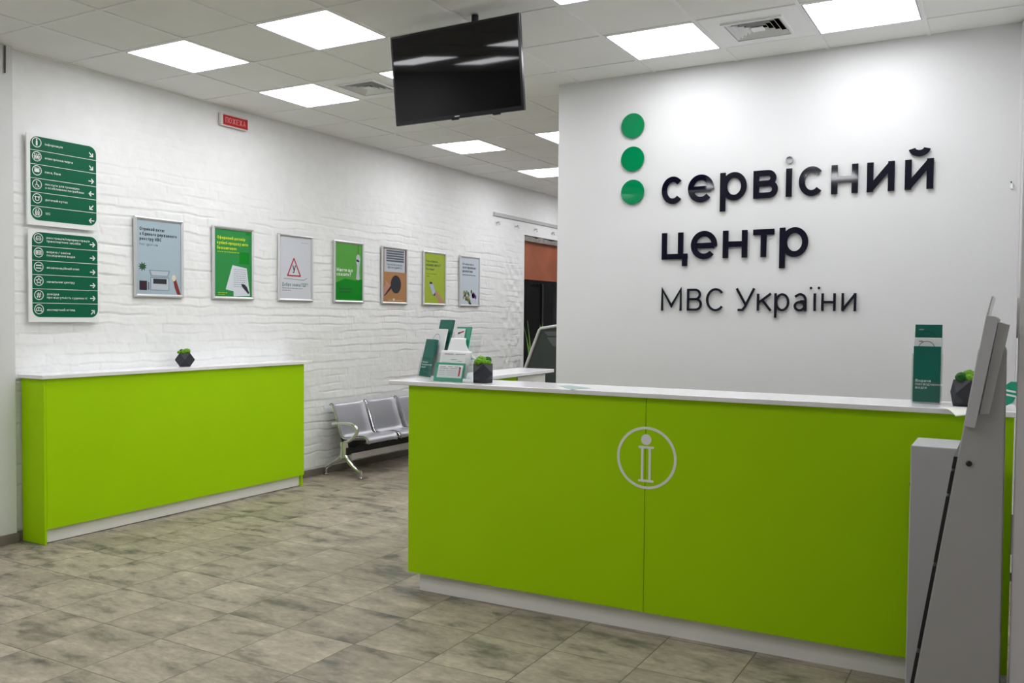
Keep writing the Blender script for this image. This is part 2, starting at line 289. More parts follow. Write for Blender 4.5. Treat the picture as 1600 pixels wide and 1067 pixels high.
G = {
 'а': (.50, 10, lambda w,h,t: _a2(w,h,t)), 'б': (.56, 10, lambda w,h,t: _O(w,h,t)+[([(t, h*.5)]+[(t*1.1, h*.8), (w*.25, h*1.2), (w*.9, h*1.36)], 0)]),
 'в': (.50, 10, lambda w,h,t: _bowls(w,h,t,.47,.93)), 'г': (.38, 10, lambda w,h,t: _L((t,0),(t,h-t),(w,h-t))), 'ґ': (.38, 10, lambda w,h,t: _L((t,0),(t,h-t),(w-t,h-t),(w-t,h*1.2))),
 'д': (.58, 10, lambda w,h,t: _L((t,-h*.2),(t,t),(w-t,t),(w-t,-h*.2))+_L((w*.2,t),(w*.3,h-t),(w*.8,h-t),(w*.8,t))),
 'е': (.54, 10, lambda w,h,t: [(_arc(w/2,h/2,w/2-t,h/2-t,-7,318), 0), ([(t*1.2, h*.48), (w-t*1.1, h*.48)], 0)]), 'є': (.52, 10, lambda w,h,t: _C(w,h,t)+_L((t,h/2),(w*.7,h/2))),
 'ж': (.74, 10, lambda w,h,t: _L((w/2,0),(w/2,h))+_L((t,h),(w/2,h/2),(t,0))+_L((w-t,h),(w/2,h/2),(w-t,0))), 'з': (.46, 10, lambda w,h,t: [(_arc(w*.45,h*.74,w*.42-t,h*.26-t*.8,150,-90)+_arc(w*.48,h*.27,w*.5-t,h*.27-t*.8,90,-150), 0)]),
 'и': (.55, 10, _i), 'й': (.55, 10, lambda w,h,t: _i(w,h,t)+[(_arc(w/2,h*1.38,w*.27,h*.19,190,350), 0)]), 'і': (.2, 10, lambda w,h,t: _L((w/2,0),(w/2,h))+_dot(w/2,h*1.3,t*1.2)),
 'ї': (.36, 10, lambda w,h,t: _L((w/2,0),(w/2,h))+_dot(t*1.1,h*1.3,t*1.1)+_dot(w-t*1.1,h*1.3,t*1.1)), 'к': (.50, 10, lambda w,h,t: _L((t,0),(t,h))+_L((w-t,h),(t,h*.45))+_L((w*.36,h*.62),(w-t,0))),
 'л': (.54, 10, lambda w,h,t: _L((0,t),(w*.12,t),(w*.26,h-t),(w-t,h-t),(w-t,0))), 'м': (.64, 10, lambda w,h,t: _L((t,0),(t,h-t*.5),(w/2,h*.25),(w-t,h-t*.5),(w-t,0))), 'н': (.54, 10, _n), 'о': (.57, 10, lambda w,h,t: _O(w,h,t)),
 'п': (.53, 10, lambda w,h,t: _L((t,0),(t,h-t),(w-t,h-t),(w-t,0))), 'р': (.57, 10, lambda w,h,t: _rb(w,h,t,h*.37)), 'с': (.52, 10, lambda w,h,t: _C(w,h,t)), 'т': (.46, 10, lambda w,h,t: _L((0,h-t),(w,h-t))+_L((w/2,0),(w/2,h-t))),
 'у': (.50, 10, lambda w,h,t: _L((t,h),(w/2,0))+_L((w-t,h),(w*.42,-h*.25),(w*.05,-h*.36))), 'ф': (.74, 10, lambda w,h,t: _O(w,h,t)+_L((w/2,-h*.37),(w/2,h*1.37))), 'х': (.50, 10, lambda w,h,t: _L((t,h),(w-t,0))+_L((w-t,h),(t,0))),
 'ц': (.60, 10, lambda w,h,t: _L((t,h),(t,t),(w,t))+_L((w-t*2.6,t),(w-t*2.6,h))+_L((w-t,t*2),(w-t,-h*.26))), 'ч': (.50, 10, lambda w,h,t: _L((w-t,0),(w-t,h))+_L((t,h),(t,h*.5),(w*.3,h*.42),(w-t,h*.46))),
 'ш': (.74, 10, lambda w,h,t: _L((t,h),(t,t),(w-t,t),(w-t,h))+_L((w/2,t),(w/2,h))), 'щ': (.80, 10, lambda w,h,t: _L((t,h),(t,t),(w,t))+_L((w*.45,t),(w*.45,h))+_L((w-t*2.6,t),(w-t*2.6,h))+_L((w-t,t),(w-t,-h*.24))),
 'ь': (.48, 10, lambda w,h,t: _L((t,0),(t,h))+[([(t,t)]+_arc(w-t-(h*.56-t)/2,(h*.56+t)/2,(h*.56-t)/2,(h*.56-t)/2,-90,90)+[(t,h*.56)], 0)]), 'ю': (.76, 10, lambda w,h,t: _L((t,0),(t,h))+_L((t,h/2),(w*.36,h/2))+[(_arc(w*.66,h/2,w*.34-t,h/2-t,0,360),1)]),
 'я': (.50, 10, lambda w,h,t: _L((w-t,0),(w-t,h))+[([(w-t,h-t)]+_arc(t+(h*.54-t)/2,h-(h*.54+t)/2,(h*.54-t)/2,(h*.54-t)/2,90,270)+[(w-t,h*.46)],0)]+_L((w*.5,h*.46),(t,0))),
 'А': (.66, 14, lambda w,h,t: _L((t,0),(w/2,h),(w-t,0))+_L((w*.2,h*.3),(w*.8,h*.3))), 'В': (.58, 14, lambda w,h,t: _bowls(w,h,t,.47,.93)), 'Д': (.68, 14, lambda w,h,t: _L((t,-h*.15),(t,t),(w-t,t),(w-t,-h*.15))+_L((w*.18,t),(w*.3,h-t),(w*.8,h-t),(w*.8,t))),
 'Є': (.64, 14, lambda w,h,t: _C(w,h,t)+_L((t,h/2),(w*.7,h/2))), 'Е': (.52, 14, lambda w,h,t: _L((w,t),(t,t),(t,h-t),(w,h-t))+_L((t,h/2),(w*.9,h/2))), 'Ж': (.84, 14, lambda w,h,t: _L((w/2,0),(w/2,h))+_L((t,h),(w/2,h/2),(t,0))+_L((w-t,h),(w/2,h/2),(w-t,0))),
 'З': (.54, 14, lambda w,h,t: [(_arc(w*.45,h*.74,w*.42-t,h*.26-t*.8,150,-90)+_arc(w*.48,h*.27,w*.5-t,h*.27-t*.8,90,-150), 0)]), 'И': (.66, 14, _i), 'І': (.2, 14, lambda w,h,t: _L((w/2,0),(w/2,h))), 'М': (.76, 14, lambda w,h,t: _L((t,0),(t,h-t*.4),(w/2,h*.22),(w-t,h-t*.4),(w-t,0))),
 'Н': (.64, 14, _n), 'О': (.72, 14, lambda w,h,t: _O(w,h,t)), 'П': (.62, 14, lambda w,h,t: _L((t,0),(t,h-t),(w-t,h-t),(w-t,0))), 'Р': (.56, 14, lambda w,h,t: _L((t,0),(t,h))+[([(t,h-t)]+_arc(w-t-(h*.54-t)/2,h-(h*.54+t)/2,(h*.54-t)/2,(h*.54-t)/2,90,-90)+[(t,h*.46)],0)]),
 'С': (.66, 14, lambda w,h,t: _C(w,h,t,0,40)), 'У': (.62, 14, lambda w,h,t: _L((t,h),(w*.52,h*.27))+_L((w-t,h),(w*.48,h*.18),(w*.36,t),(w*.12,t))), 'Х': (.62, 14, lambda w,h,t: _L((t,h),(w-t,0))+_L((w-t,h),(t,0))),
 'W': (.94, 14, lambda w,h,t: _L((t,h),(w*.27,0),(w/2,h),(w*.73,0),(w-t,h))), 'C': (.66, 14, lambda w,h,t: _C(w,h,t,0,40)),
 'h': (.52, 10, lambda w,h,t: _L((t,0),(t,h*1.4))+[([(t,h*.5)]+_arc(w/2,h-w/2,w/2-t,w/2-t,180,0)+[(w-t,0)],0)]), 's': (.44, 10, lambda w,h,t: [(_arc(w*.5,h*.74,w*.46-t,h*.26-t*.8,30,270)+_arc(w*.5,h*.26,w*.48-t,h*.26-t*.8,90,-150),0)]), 'c': (.50, 10, lambda w,h,t: _C(w,h,t)),
 'g': (.55, 10, lambda w,h,t: _O(w,h,t)+[([(w-t,h),(w-t,-h*.1)]+_arc(w/2,-h*.1,w/2-t,h*.27,0,-150),0)]), 'o': (.56, 10, lambda w,h,t: _O(w,h,t)), 'v': (.50, 10, lambda w,h,t: _L((t,h),(w/2,0),(w-t,h))), 'u': (.52, 10, lambda w,h,t: _u(w,h,t)), 'a': (.50, 10, lambda w,h,t: _a2(w,h,t)),
 '.': (.16, 10, lambda w,h,t: _dot(w/2,t,t*1.1)), ',': (.16, 10, lambda w,h,t: _L((w*.6,t*2),(w*.3,-t*2))), '-': (.32, 10, lambda w,h,t: _L((0,h*.45),(w,h*.45))), '/': (.38, 14, lambda w,h,t: _L((0,-h*.05),(w,h))), '!': (.18, 14, lambda w,h,t: _L((w/2,h*.32),(w/2,h))+_dot(w/2,t,t*1.1)),
 '?': (.46, 14, lambda w,h,t: [(_arc(w/2,h*.72,w/2-t,h*.28-t,165,-60)+[(w/2,h*.45),(w/2,h*.32)],0)]+_dot(w/2,t,t*1.1)), '«': (.46, 10, lambda w,h,t: _L((w*.45,h*.9),(w*.05,h*.5),(w*.45,h*.1))+_L((w*.95,h*.9),(w*.55,h*.5),(w*.95,h*.1))), '»': (.46, 10, lambda w,h,t: _L((w*.05,h*.9),(w*.45,h*.5),(w*.05,h*.1))+_L((w*.55,h*.9),(w*.95,h*.5),(w*.55,h*.1))),
}
def band(pts, t, closed):
    """outline strip of a centre line: lists of left and right points"""
    P = [pts[0]]
    for q in pts[1:]:
        if math.hypot(q[0]-P[-1][0], q[1]-P[-1][1]) > 1e-6: P.append(q)
    if closed and math.hypot(P[0][0]-P[-1][0], P[0][1]-P[-1][1]) < 1e-6: P.pop()
    n = len(P); Lf, Rt = [], []
    for i in range(n):
        a = P[i-1] if (i > 0 or closed) else None; c = P[(i+1) % n] if (i < n-1 or closed) else None; b = P[i]
        ds = []
        if a: d = math.hypot(b[0]-a[0], b[1]-a[1]); ds.append(((b[0]-a[0])/d, (b[1]-a[1])/d))
        if c: d = math.hypot(c[0]-b[0], c[1]-b[1]); ds.append(((c[0]-b[0])/d, (c[1]-b[1])/d))
        if len(ds) == 1: nx, ny, k = -ds[0][1], ds[0][0], 1
        else:
            nx, ny = -(ds[0][1]+ds[1][1]), ds[0][0]+ds[1][0]; l = math.hypot(nx, ny)
            if l < 1e-6: nx, ny, k = -ds[0][1], ds[0][0], 1
            else:
                nx /= l; ny /= l; k = min(2.2, 1/max(0.2, nx*-ds[0][1]+ny*ds[0][0]))
        Lf.append((b[0]+nx*t*k, b[1]+ny*t*k)); Rt.append((b[0]-nx*t*k, b[1]-ny*t*k))
    return Lf, Rt
def draw_glyph(mb, fr, ch, x, y, w, h, t, d0, d1, mi=0):
    for gi, (pts, kind) in enumerate(G[ch][2](w, h, t)):
        if gi: d1 += (d1-d0)*0.04
        pts = [(x+a, y+b) for a, b in pts]
        if kind == 2:
            c = ((pts[0][0]+pts[1][0])/2, (pts[0][1]+pts[1][1])/2); r = (pts[1][0]-pts[0][0])/2
            mb.prism(fr, circ(c[0], c[1], r, 20 if ARC_Q > 1 else 8), d0, d1, mi); continue
        L, R = band(pts, t, kind == 1); n = len(L)
        vs = [fr.p(*q, d1) for q in L]+[fr.p(*q, d1) for q in R]+[fr.p(*q, d0) for q in L]+[fr.p(*q, d0) for q in R]
        fs = []
        for i in range(n if kind == 1 else n-1):
            j = (i+1) % n; fs += [(i, n+i, n+j, j), (2*n+j, 3*n+j, 3*n+i, 2*n+i), (j, 2*n+j, 2*n+i, i), (n+i, 3*n+i, 3*n+j, n+j)]
        if kind == 0: fs += [(0, 2*n, 3*n, n), (n-1, 2*n-1, 4*n-1, 3*n-1)]
        mb.add(vs, fs, mi)
def text_width(body, size, bold):
    x = 0
    for ch in body: x += (0.27 if ch == ' ' else G[ch][0]+(0.145 if bold < 0.2 else 0.155))*size
    return x
def thing(name, label, cat, loc, group=None):
    o = bpy.data.objects.new(name, None); COL.objects.link(o); o.location = loc; o.empty_display_size = 0.05
    return tag(o, label, cat, group)
def tag(o, label, cat, group=None):
    o['label'] = label; o['category'] = cat
    if group: o['group'] = group
    return o
def struct(o): o['kind'] = 'structure'; return o
def rrect(a0, a1, b0, b1, r, n=6, corners=(1, 1, 1, 1)):
    pts = []
    for (cx, cy, s, k) in ((a1-r, b0+r, -90, corners[1]), (a1-r, b1-r, 0, corners[2]), (a0+r, b1-r, 90, corners[3]), (a0+r, b0+r, 180, corners[0])):
        for i in range(n+1):
            t = math.radians(s+90*i/n); pts.append((cx+r*math.cos(t), cy+r*math.sin(t)))
    return pts
def circ(cx, cy, r, n=32, a0=0, a1=360): 
    full = abs(a1-a0) >= 360
    return [(cx+r*math.cos(math.radians(a0+(a1-a0)*i/(n if full else n-1))), cy+r*math.sin(math.radians(a0+(a1-a0)*i/(n if full else n-1)))) for i in range(n)]
def rect(a0, a1, b0, b1): return [(a0, b0), (a1, b0), (a1, b1), (a0, b1)]
XW = Fr((0, 0, 0), (0, 1, 0), (0, 0, 1))       # left wall frame: u=+y, v=+z, n=+x
YW = Fr((0, 0, 0), (1, 0, 0), (0, 0, 1))       # facing the viewer: u=+x, v=+z, n=-y
ZW = Fr((0, 0, 0), (1, 0, 0), (0, 1, 0))       # lying: u=+x, v=+y, n=+z

# ---------------------------------------------------------------- the setting
H = 3.327
XR = 5.985                                     # right wall face
struct(MB().box(-0.4, 6.3, -4.2, 13.0, -0.1, 0.0).build('floor', 'floor'))
# ceiling: recessed tiles and the grid of bars
GX0, GY0 = 0.006, 3.9556
cb = MB()
cells_open = []
light_cells = [(0,0),(2,0),(0,2),(2,2),(5,0),(5,2),(7,2),(0,6),(2,6),(0,9),(2,9),(0,-4),(2,-4),(0,-6),(2,-6),(5,-4),(5,-6),(7,0),(5,6),(5,9),(8,6),(0,12),(2,12)]
vent_cells = [(1,2),(6,2)]
skip = set(light_cells+vent_cells)
for i in range(-1, 11):
    for j in range(-14, 16):
        if (i, j) in skip: continue
        x0 = GX0+0.6*i+0.6-0.0; y0 = GY0+0.6*j
        x0 = GX0+0.6*(i+1); x1 = x0+0.6; y1 = y0+0.6
        x1 = min(x1, 6.3)
        if x0 > 6.2 or y0 > 12.9: continue
        z = H+0.006
        cb.add([(x0,y0,z),(x1,y0,z),(x1,y1,z),(x0,y1,z)], [(0,3,2,1)], 0)
for i in range(0, 12): 
    x = GX0+0.6*i
    if x < 6.2: cb.box(x-0.012, x+0.012, -4.2, 13.0, H, H+0.012, 1)
for j in range(-14, 16):
    y = GY0+0.6*j
    if -4.2 < y < 13: cb.box(-0.05, 6.3, y-0.0105, y+0.0105, H+0.0006, H+0.012, 1)
cb.box(-0.05, 6.3, -4.2, 13.0, H+0.14, H+0.2, 0)
struct(cb.build('ceiling', ['tile', 'tbar']))
# back wall (plain white) and the other walls
struct(MB().box(2.845, 6.4, 6.074, 6.24, 0, H+0.1).build('wall_back', 'wall'))
struct(MB().box(XR, XR+0.15, -4.2, 6.074, 0, H+0.1).build('wall_right', 'wall'))
struct(MB().box(XR, XR+0.15, 6.24, 13.0, 0, H+0.1).build('wall_right_far', 'wall'))
struct(MB().box(-0.4, 6.3, 12.8, 13.0, 0, H+0.1).build('wall_end', 'wall'))
struct(MB().box(-0.4, 6.3, -4.3, -4.2, 0, H+0.1).build('wall_front', 'wall'))
struct(MB().box(-0.3, 0.04, -4.2, 3.536, 0, H+0.1).build('wall_left_plaster', 'wall'))

# painted brick wall as real relief
rng = np.random.default_rng(3)
def vnoise(a, b, seed):
    r = np.random.default_rng(seed); g = r.random((256, 256))
    ai = np.floor(a).astype(int); bi = np.floor(b).astype(int); fa = a-ai; fb = b-bi
    fa = fa*fa*(3-2*fa); fb = fb*fb*(3-2*fb)
    q = lambda i, j: g[i % 256, j % 256]
    return (q(ai, bi)*(1-fa)*(1-fb)+q(ai+1, bi)*fa*(1-fb)+q(ai, bi+1)*(1-fa)*fb+q(ai+1, bi+1)*fa*fb)
OY0, OY1, OZ1, OZ0 = 10.712, 12.10, 2.70, 0.12
ys = np.concatenate([np.arange(3.50, 10.71, 0.0095), [OY0], np.arange(10.74, 12.08, 0.03), [OY1], np.arange(12.13, 12.83, 0.03)])
zs = np.concatenate([np.arange(0.0, OZ1-0.003, 0.0078), [OZ1], np.arange(OZ1+0.0115, H+0.06, 0.0115)])
Yg, Zg = np.meshgrid(ys, zs, indexing='ij')
hc = 0.074; Lb = 0.255
wob = (vnoise(Yg*2.2, Zg*2.2, 1)-0.5)*0.030+(vnoise(Yg*7, Zg*5, 2)-0.5)*0.018
zz = (Zg+wob)/hc; row = np.floor(zz).astype(int); fz = zz-row
yy = (Yg+(row % 2)*Lb*0.5+(vnoise(row*1.7, row*0.3+9, 5)-0.5)*0.12+(vnoise(Yg*5, Zg*9, 6)-0.5)*0.03)/Lb; colm = np.floor(yy).astype(int); fy = yy-colm
dz = np.minimum(fz, 1-fz)*hc; dy = np.minimum(fy, 1-fy)*Lb
def sstep(a, b, x): t = np.clip((x-a)/(b-a), 0, 1); return t*t*(3-2*t)
mz = vnoise(Yg*3.1+11, Zg*13+3, 7); my = vnoise(Yg*5+31, Zg*9+13, 8)
jz = (1-sstep(0.001, 0.0085, dz))*sstep(0.42, 0.80, mz); jy = (1-sstep(0.001, 0.0085, dy))*sstep(0.5, 0.85, my)
rb = np.random.default_rng(11).random((512, 512))[row % 512, colm % 512]
upper = sstep(2.75, 2.35, Zg)*0.75+0.25
X_ = (-0.0075*np.maximum(jz, jy*0.7) + (rb-0.5)*0.0028*sstep(0, 0.008, np.minimum(dz, dy)) + (fz-0.5)*-0.0065*sstep(0.35, 0.9, vnoise(Yg*2.6, row*1.71, 15)))*upper
X_ += ((vnoise(Yg*9, Zg*13, 20)-0.5)*0.0028+(vnoise(Yg*28, Zg*34, 21)-0.5)*0.0016)*(0.5+0.5*upper)+(vnoise(Yg*1.1, Zg*1.3, 22)-0.5)*0.012
# rough patch around the window jamb
patch = sstep(9.9, 10.35, Yg)*sstep(2.5, 2.2, Zg)
X_ += patch*((vnoise(Yg*16, Zg*14, 30)-0.5)*0.016)
fade = sstep(OY0, OY0-0.10, Yg); X_ = np.where(Yg < OY0+0.01, X_*fade, X_)
X_ = np.where(Zg > H-0.02, X_*0.4, X_)-0.004
n0, n1 = Yg.shape
idx = np.arange(n0*n1).reshape(n0, n1)
quads = np.stack([idx[:-1, :-1], idx[1:, :-1], idx[1:, 1:], idx[:-1, 1:]], -1)
yc = (Yg[:-1, :-1]+Yg[1:, 1:])/2; zc = (Zg[:-1, :-1]+Zg[1:, 1:])/2
rag = OZ1
keep = ~((yc > OY0) & (yc < OY1) & (zc < rag) & (zc > -1))
quads = quads[keep]
me = bpy.data.meshes.new('wall_left'); co = np.stack([X_, Yg, Zg], -1).reshape(-1, 3)
me.vertices.add(len(co)); me.vertices.foreach_set('co', co.ravel())
me.loops.add(quads.size); me.loops.foreach_set('vertex_index', quads.ravel().astype(np.int32))
me.polygons.add(len(quads)); me.polygons.foreach_set('loop_start', np.arange(0, quads.size, 4, dtype=np.int32)); me.polygons.foreach_set('loop_total', np.full(len(quads), 4, dtype=np.int32))
me.polygons.foreach_set('use_smooth', np.ones(len(quads), dtype=bool))
me.materials.append(M['brick']); me.update(); me.validate()
wl = bpy.data.objects.new('wall_left', me); COL.objects.link(wl); struct(wl)
# reveals of the window opening
rv = MB()
rv.box(-0.28, -0.014, OY0-0.2, OY0, 0, H+0.1); rv.box(-0.28, -0.014, OY1, 13.0, 0, H+0.1); rv.box(-0.28, -0.014, OY0, OY1, OZ1, H+0.1)
struct(rv.build('trim_9', 'wall'))
# window set in the opening
wn = struct(thing('window_1', 'dark night window with orange blind past the posters', 'window', (-0.09, OY0, 0.0)))
for k in ('label', 'category'): del wn[k]
MB().box(-0.10, -0.085, OY0+0.002, OY1-0.002, 0.06, 2.66).build('pane', 'pane', wn)
fb = MB(); fb.box(-0.12, -0.07, OY0, OY1, 0.0, 0.06)
fb.box(-0.12, -0.07, 11.38, 11.42, 0.06, 2.05)
fb.build('window_frame', 'black', wn)
MB().box(-0.28, -0.26, OY0, OY1, 0.0, 2.66).build('night_view', 'night', wn)
bl = MB(); bl.box(-0.062, -0.055, OY0+0.004, OY1-0.01, 2.10, 2.63); bl.tube([(-0.058, OY0+0.004, 2.10), (-0.058, OY1-0.01, 2.10)], 0.009, 8)
bl.build('roller_blind', 'orange', wn)
lp = MB()
rd = random.Random(5); pts = []
yk = OY0
while yk < OY1: pts.append((yk, 2.683+rd.uniform(-0.012, 0.014))); yk += rd.uniform(0.05, 0.13)
pts.append((OY1, 2.69))
lp.prism(XW, [(OY0, 2.622), (OY1, 2.622)]+pts[::-1], -0.054, -0.006)
struct(lp.build('trim_1', 'plaster'))
lt = MB(); lt.text(Fr((-0.084, 0, 0), (0, -1, 0), (0, 0, 1)), 'ВИХІД', -11.32, 1.985, 0.075, bold=0.14, depth=0.0005)
for q in lt.v: q.x = -0.0835            # exit sign's reflection, painted as mirror writing on the pane
lt.build('exit_sign_reflection', 'midink', wn)
# grey strip standing in for a ledge's cast shadow, with coat hooks
struct(MB().box(-0.01, 0.016, 9.868, 12.8, 2.876, 2.922).build('ledge_shadow_strip', 'ledge_shadow', bevel=0.003))
for k, yk in enumerate((9.955, 10.47, 10.995, 11.53)):
    hk = MB(); hk.lathe((0.006, yk, 2.80), [(0.016, 0), (0.016, 0.004), (0.006, 0.006), (0.006, 0.03)], 12, 'x')
    hk.tube([(0.034, yk-0.03, 2.806), (0.036, yk, 2.80), (0.034, yk+0.03, 2.806)], 0.006, 8)
    hk.tube([(0.034, yk, 2.80), (0.03, yk, 2.78), (0.04, yk, 2.765), (0.05, yk, 2.775)], 0.005, 8)
    o = hk.build('coat_hook', 'alu', smooth=True)
    tag(o, ['small metal wall hook farthest left, beyond the last poster', 'small metal wall hook just left of the orange blind top', 'small metal wall hook third from left above the orange blind', 'small metal wall hook closest to the white logo wall edge'][k], 'hook', 'wall hooks above the window')
# baseboards
struct(MB().box(0.0, 0.012, 3.536, OY0, 0, 0.068).build('baseboard_left', 'base', bevel=0.002))
struct(MB().box(0.04, 0.052, -4.2, 3.545, 0, 0.068).build('baseboard_left_plaster', 'base', bevel=0.002))
struct(MB().box(3.2, XR, 6.062, 6.074, 0, 0.068).build('baseboard_back', 'base'))
struct(MB().box(XR-0.012, XR, -4.2, 6.06, 0, 0.068).build('baseboard_right', 'base'))
# stepped frame at the right end of the logo wall
struct(MB().box(5.905, 5.922, 6.02, 6.074, 0.068, H).build('trim_4', 'frame', bevel=0.003))
struct(MB().box(5.922, 5.934, 5.985, 6.074, 0.068, H).build('trim_5', 'wall', bevel=0.003))
struct(MB().box(5.934, 5.985, 6.01, 6.074, 0.068, H).build('trim_6', 'frame', bevel=0.003))
# door frame close by on the right
dj = struct(MB().box(5.9215, XR, 3.02, 3.14, 0, 2.18).build('door_1', 'frame', bevel=0.004))
MB().lathe((5.9220, 3.03, 1.57), [(0.006, -0.06), (0.006, 0.06)], 10).build('hinge', 'alu', dj)
MB().lathe((5.9220, 3.03, 0.92), [(0.006, -0.06), (0.006, 0.06)], 10).build('hinge', 'alu', dj)

# ---------------------------------------------------------------- ceiling lights and vents
LLAB = {(0,0): 'lit square ceiling panel above the directory signs, farthest left', (2,0): 'lit square ceiling panel at top left, left of the hanging television',
        (0,2): 'lit square ceiling panel beside the red fire sign and a vent', (2,2): 'lit square ceiling panel mostly hidden behind the hanging television',
        (5,0): 'lit square ceiling panel cut off by the top edge, right of the television', (5,2): 'lit square ceiling panel left of the vent above the logo wall',
        (7,2): 'lit square ceiling panel right of the vent above the logo wall', (0,6): 'small far lit ceiling panel below the television above the posters',
        (2,6): 'far lit ceiling panel cut by the logo wall edge, the higher of two', (0,9): 'farthest lit ceiling panel above the wall hooks, by the logo wall edge',
        (2,9): 'lit ceiling panel in the far part of the hall behind the logo wall', (0,-4): 'lit ceiling panel over the near floor along the left wall, outside the view', (2,-4): 'lit ceiling panel over the near middle floor, outside the view',
        (0,-6): 'lit ceiling panel beside the camera along the left wall', (2,-6): 'lit ceiling panel beside the camera over the middle floor',
        (5,-4): 'lit ceiling panel before the reception counter, outside the view',
        (7,0): 'lit ceiling panel above the right end of the reception counter, outside the view', (5,6): 'added lit ceiling panel behind the logo wall, nearest its back', (5,9): 'added lit ceiling panel in the hall behind the logo wall, farther one',  # unseen panels behind the logo wall, added to brighten the far left wall
        (8,6): 'added lit ceiling panel behind the logo wall by the right wall', (0,12): 'added lit ceiling panel above the night window, hidden by the logo wall', (2,12): 'added lit ceiling panel at the far end of the hall, hidden by the logo wall',  # also unseen, added for more light on the far left wall
        (5,-6): 'lit ceiling panel behind the camera towards the right wall'}
for (i, j) in light_cells:
    cx, cy = 0.906+0.6*i-0.0, 4.2556+0.6*j
    t = thing('ceiling_light', LLAB[(i, j)], 'ceiling light', (cx, cy, H), 'square lit ceiling panels')  # includes the added unseen panels behind the logo wall
    fr = Fr((cx, cy, H), (1, 0, 0), (0, 1, 0))
    MB().ring(fr, rect(-0.287, 0.287, -0.287, 0.287), rect(-0.279, 0.279, -0.279, 0.279), 0.001, 0.02).build('frame', 'violet', t)
    MB().prism(fr, rect(-0.279, 0.279, -0.279, 0.279), 0.004, 0.018).build('diffuser', 'lamp', t)
for (i, j) in vent_cells:
    cx, cy = 0.906+0.6*i, 4.2556+0.6*j
    t = thing('air_vent', 'square white ceiling air diffuser '+('between lit panel and hanging television' if i == 1 else 'between two lit panels above the logo wall'), 'vent', (cx, cy, H), 'square ceiling air diffusers')
    fr = Fr((cx, cy, H), (1, 0, 0), (0, 1, 0))
    sq = lambda r: rect(-r, r, -r, r)
    MB().ring(fr, sq(0.288), sq(0.165), 0.002, 0.012).build('face_plate', 'vent', t)
    MB().ring(fr, sq(0.182), sq(0.165), -0.010, 0.002).build('frame', 'vent', t)
    MB().prism(fr, sq(0.2), 0.10, 0.11).build('duct', 'ventdark', t)
    MB().ring(fr, sq(0.2), sq(0.19), 0.012, 0.10).build('duct_side', 'ventdark', t)
    for q, r in enumerate((0.160, 0.129, 0.098, 0.067)):
        b = MB(); n = 4
        o, ii = sq(r), sq(r-0.019)
        vs = [fr.p(*p, -0.006) for p in o]+[fr.p(*p, 0.016) for p in ii]+[fr.p(*p, -0.0045) for p in o]+[fr.p(*p, 0.0175) for p in ii]
        b.add(vs, [f for a in range(4) for f in ((a, (a+1) % 4, 4+(a+1) % 4, 4+a), (8+a, 12+a, 12+(a+1) % 4, 8+(a+1) % 4))])
        b.build('louvre', 'vent', t)
    MB().prism(fr, sq(0.036), -0.006, 0.0).build('centre_plate', 'vent', t)

# ---------------------------------------------------------------- left counter
t = thing('counter', 'long lime green counter with white top against the brick wall', 'counter', (0.14, 4.83, 0))
MB().box(0.254, 0.269, 3.606, 6.075, 0.100, 1.117).build('front_panel', 'green', t, bevel=0.0015)
MB().box(0.02, 0.268, 3.588, 3.6055, 0, 1.117).build('side_panel', 'green', t, bevel=0.0015)
MB().box(0.02, 0.266, 6.0445, 6.0625, 0, 1.117).build('side_panel', 'green', t, bevel=0.0015)
MB().box(0.222, 0.240, 3.606, 6.044, 0.006, 0.100).build('plinth', 'kick', t)
MB().box(0.012, 0.289, 3.567, 6.163, 1.1175, 1.144).build('worktop', 'slab', t, bevel=0.003)

# ---------------------------------------------------------------- front reception counter (turned a little)
ANG = 0.0222
t = thing('reception_counter', 'lime green L shaped reception counter with white top and round emblem', 'counter', (2.95, 4.05, 0))
CU = Vector((math.cos(ANG), math.sin(ANG), 0)); CO = Vector((2.938, 4.047, 0))
RF = Fr(CO, CU, (0, 0, 1))                     # u along the counter front, n towards the viewer
def zprism(mb, pts, z0, z1): 
    P = [RF.p(a, 0, -bb) for a, bb in pts]; return mb.prism(ZW, [(q.x, q.y) for q in P], z0, z1)
SE = 1.4095
LEN = 2.992
MB().prism(RF, rect(0, SE-0.001, 0.1085, 1.170), -0.018, 0).build('front_panel', 'green', t, bevel=0.0012)
MB().prism(RF, rect(SE+0.0015, SE+1.40, 0.1085, 1.170), -0.018, 0).build('front_panel', 'green', t, bevel=0.0012)
MB().prism(RF, rect(SE+1.4025, LEN-0.01, 0.1085, 1.170), -0.018, 0).build('front_panel', 'green', t, bevel=0.0012)
MB().prism(RF, rect(0.055, LEN-0.01, 0.0, 0.125), -0.058, -0.040).build('plinth', 'kick', t)
zprism(MB(), [(0.055, 0.069), (0.073, 0.069), (0.073, 1.46), (0.055, 1.46)], 0, 0.12).build('wing_plinth', 'kick', t)
b = MB(); b.prism(RF, rect(0.004, LEN-0.012, 0.125, 1.168), -0.03, -0.0185); b.build('carcass_back', 'gap', t)
ZF = lambda a, bb: RF.p(a, 0, -bb)
L_pts = [(-0.118, -0.03), (LEN, -0.03), (LEN, 0.34), (0.195, 0.34), (0.165, 1.55), (-0.118, 1.55)]
zprism(MB(), L_pts, 1.1725, 1.1955).build('worktop', 'slab', t, bevel=0.003)
zprism(MB(), [(0.0, 0.02), (0.018, 0.02), (0.018, 1.50), (0.0, 1.50)], 0.1085, 1.170).build('wing_outer_panel', 'green', t)
zprism(MB(), [(0.13, 0.34), (0.148, 0.34), (0.148, 1.02), (0.13, 1.02)], 0.05, 1.170).build('wing_inner_panel', 'green', t)
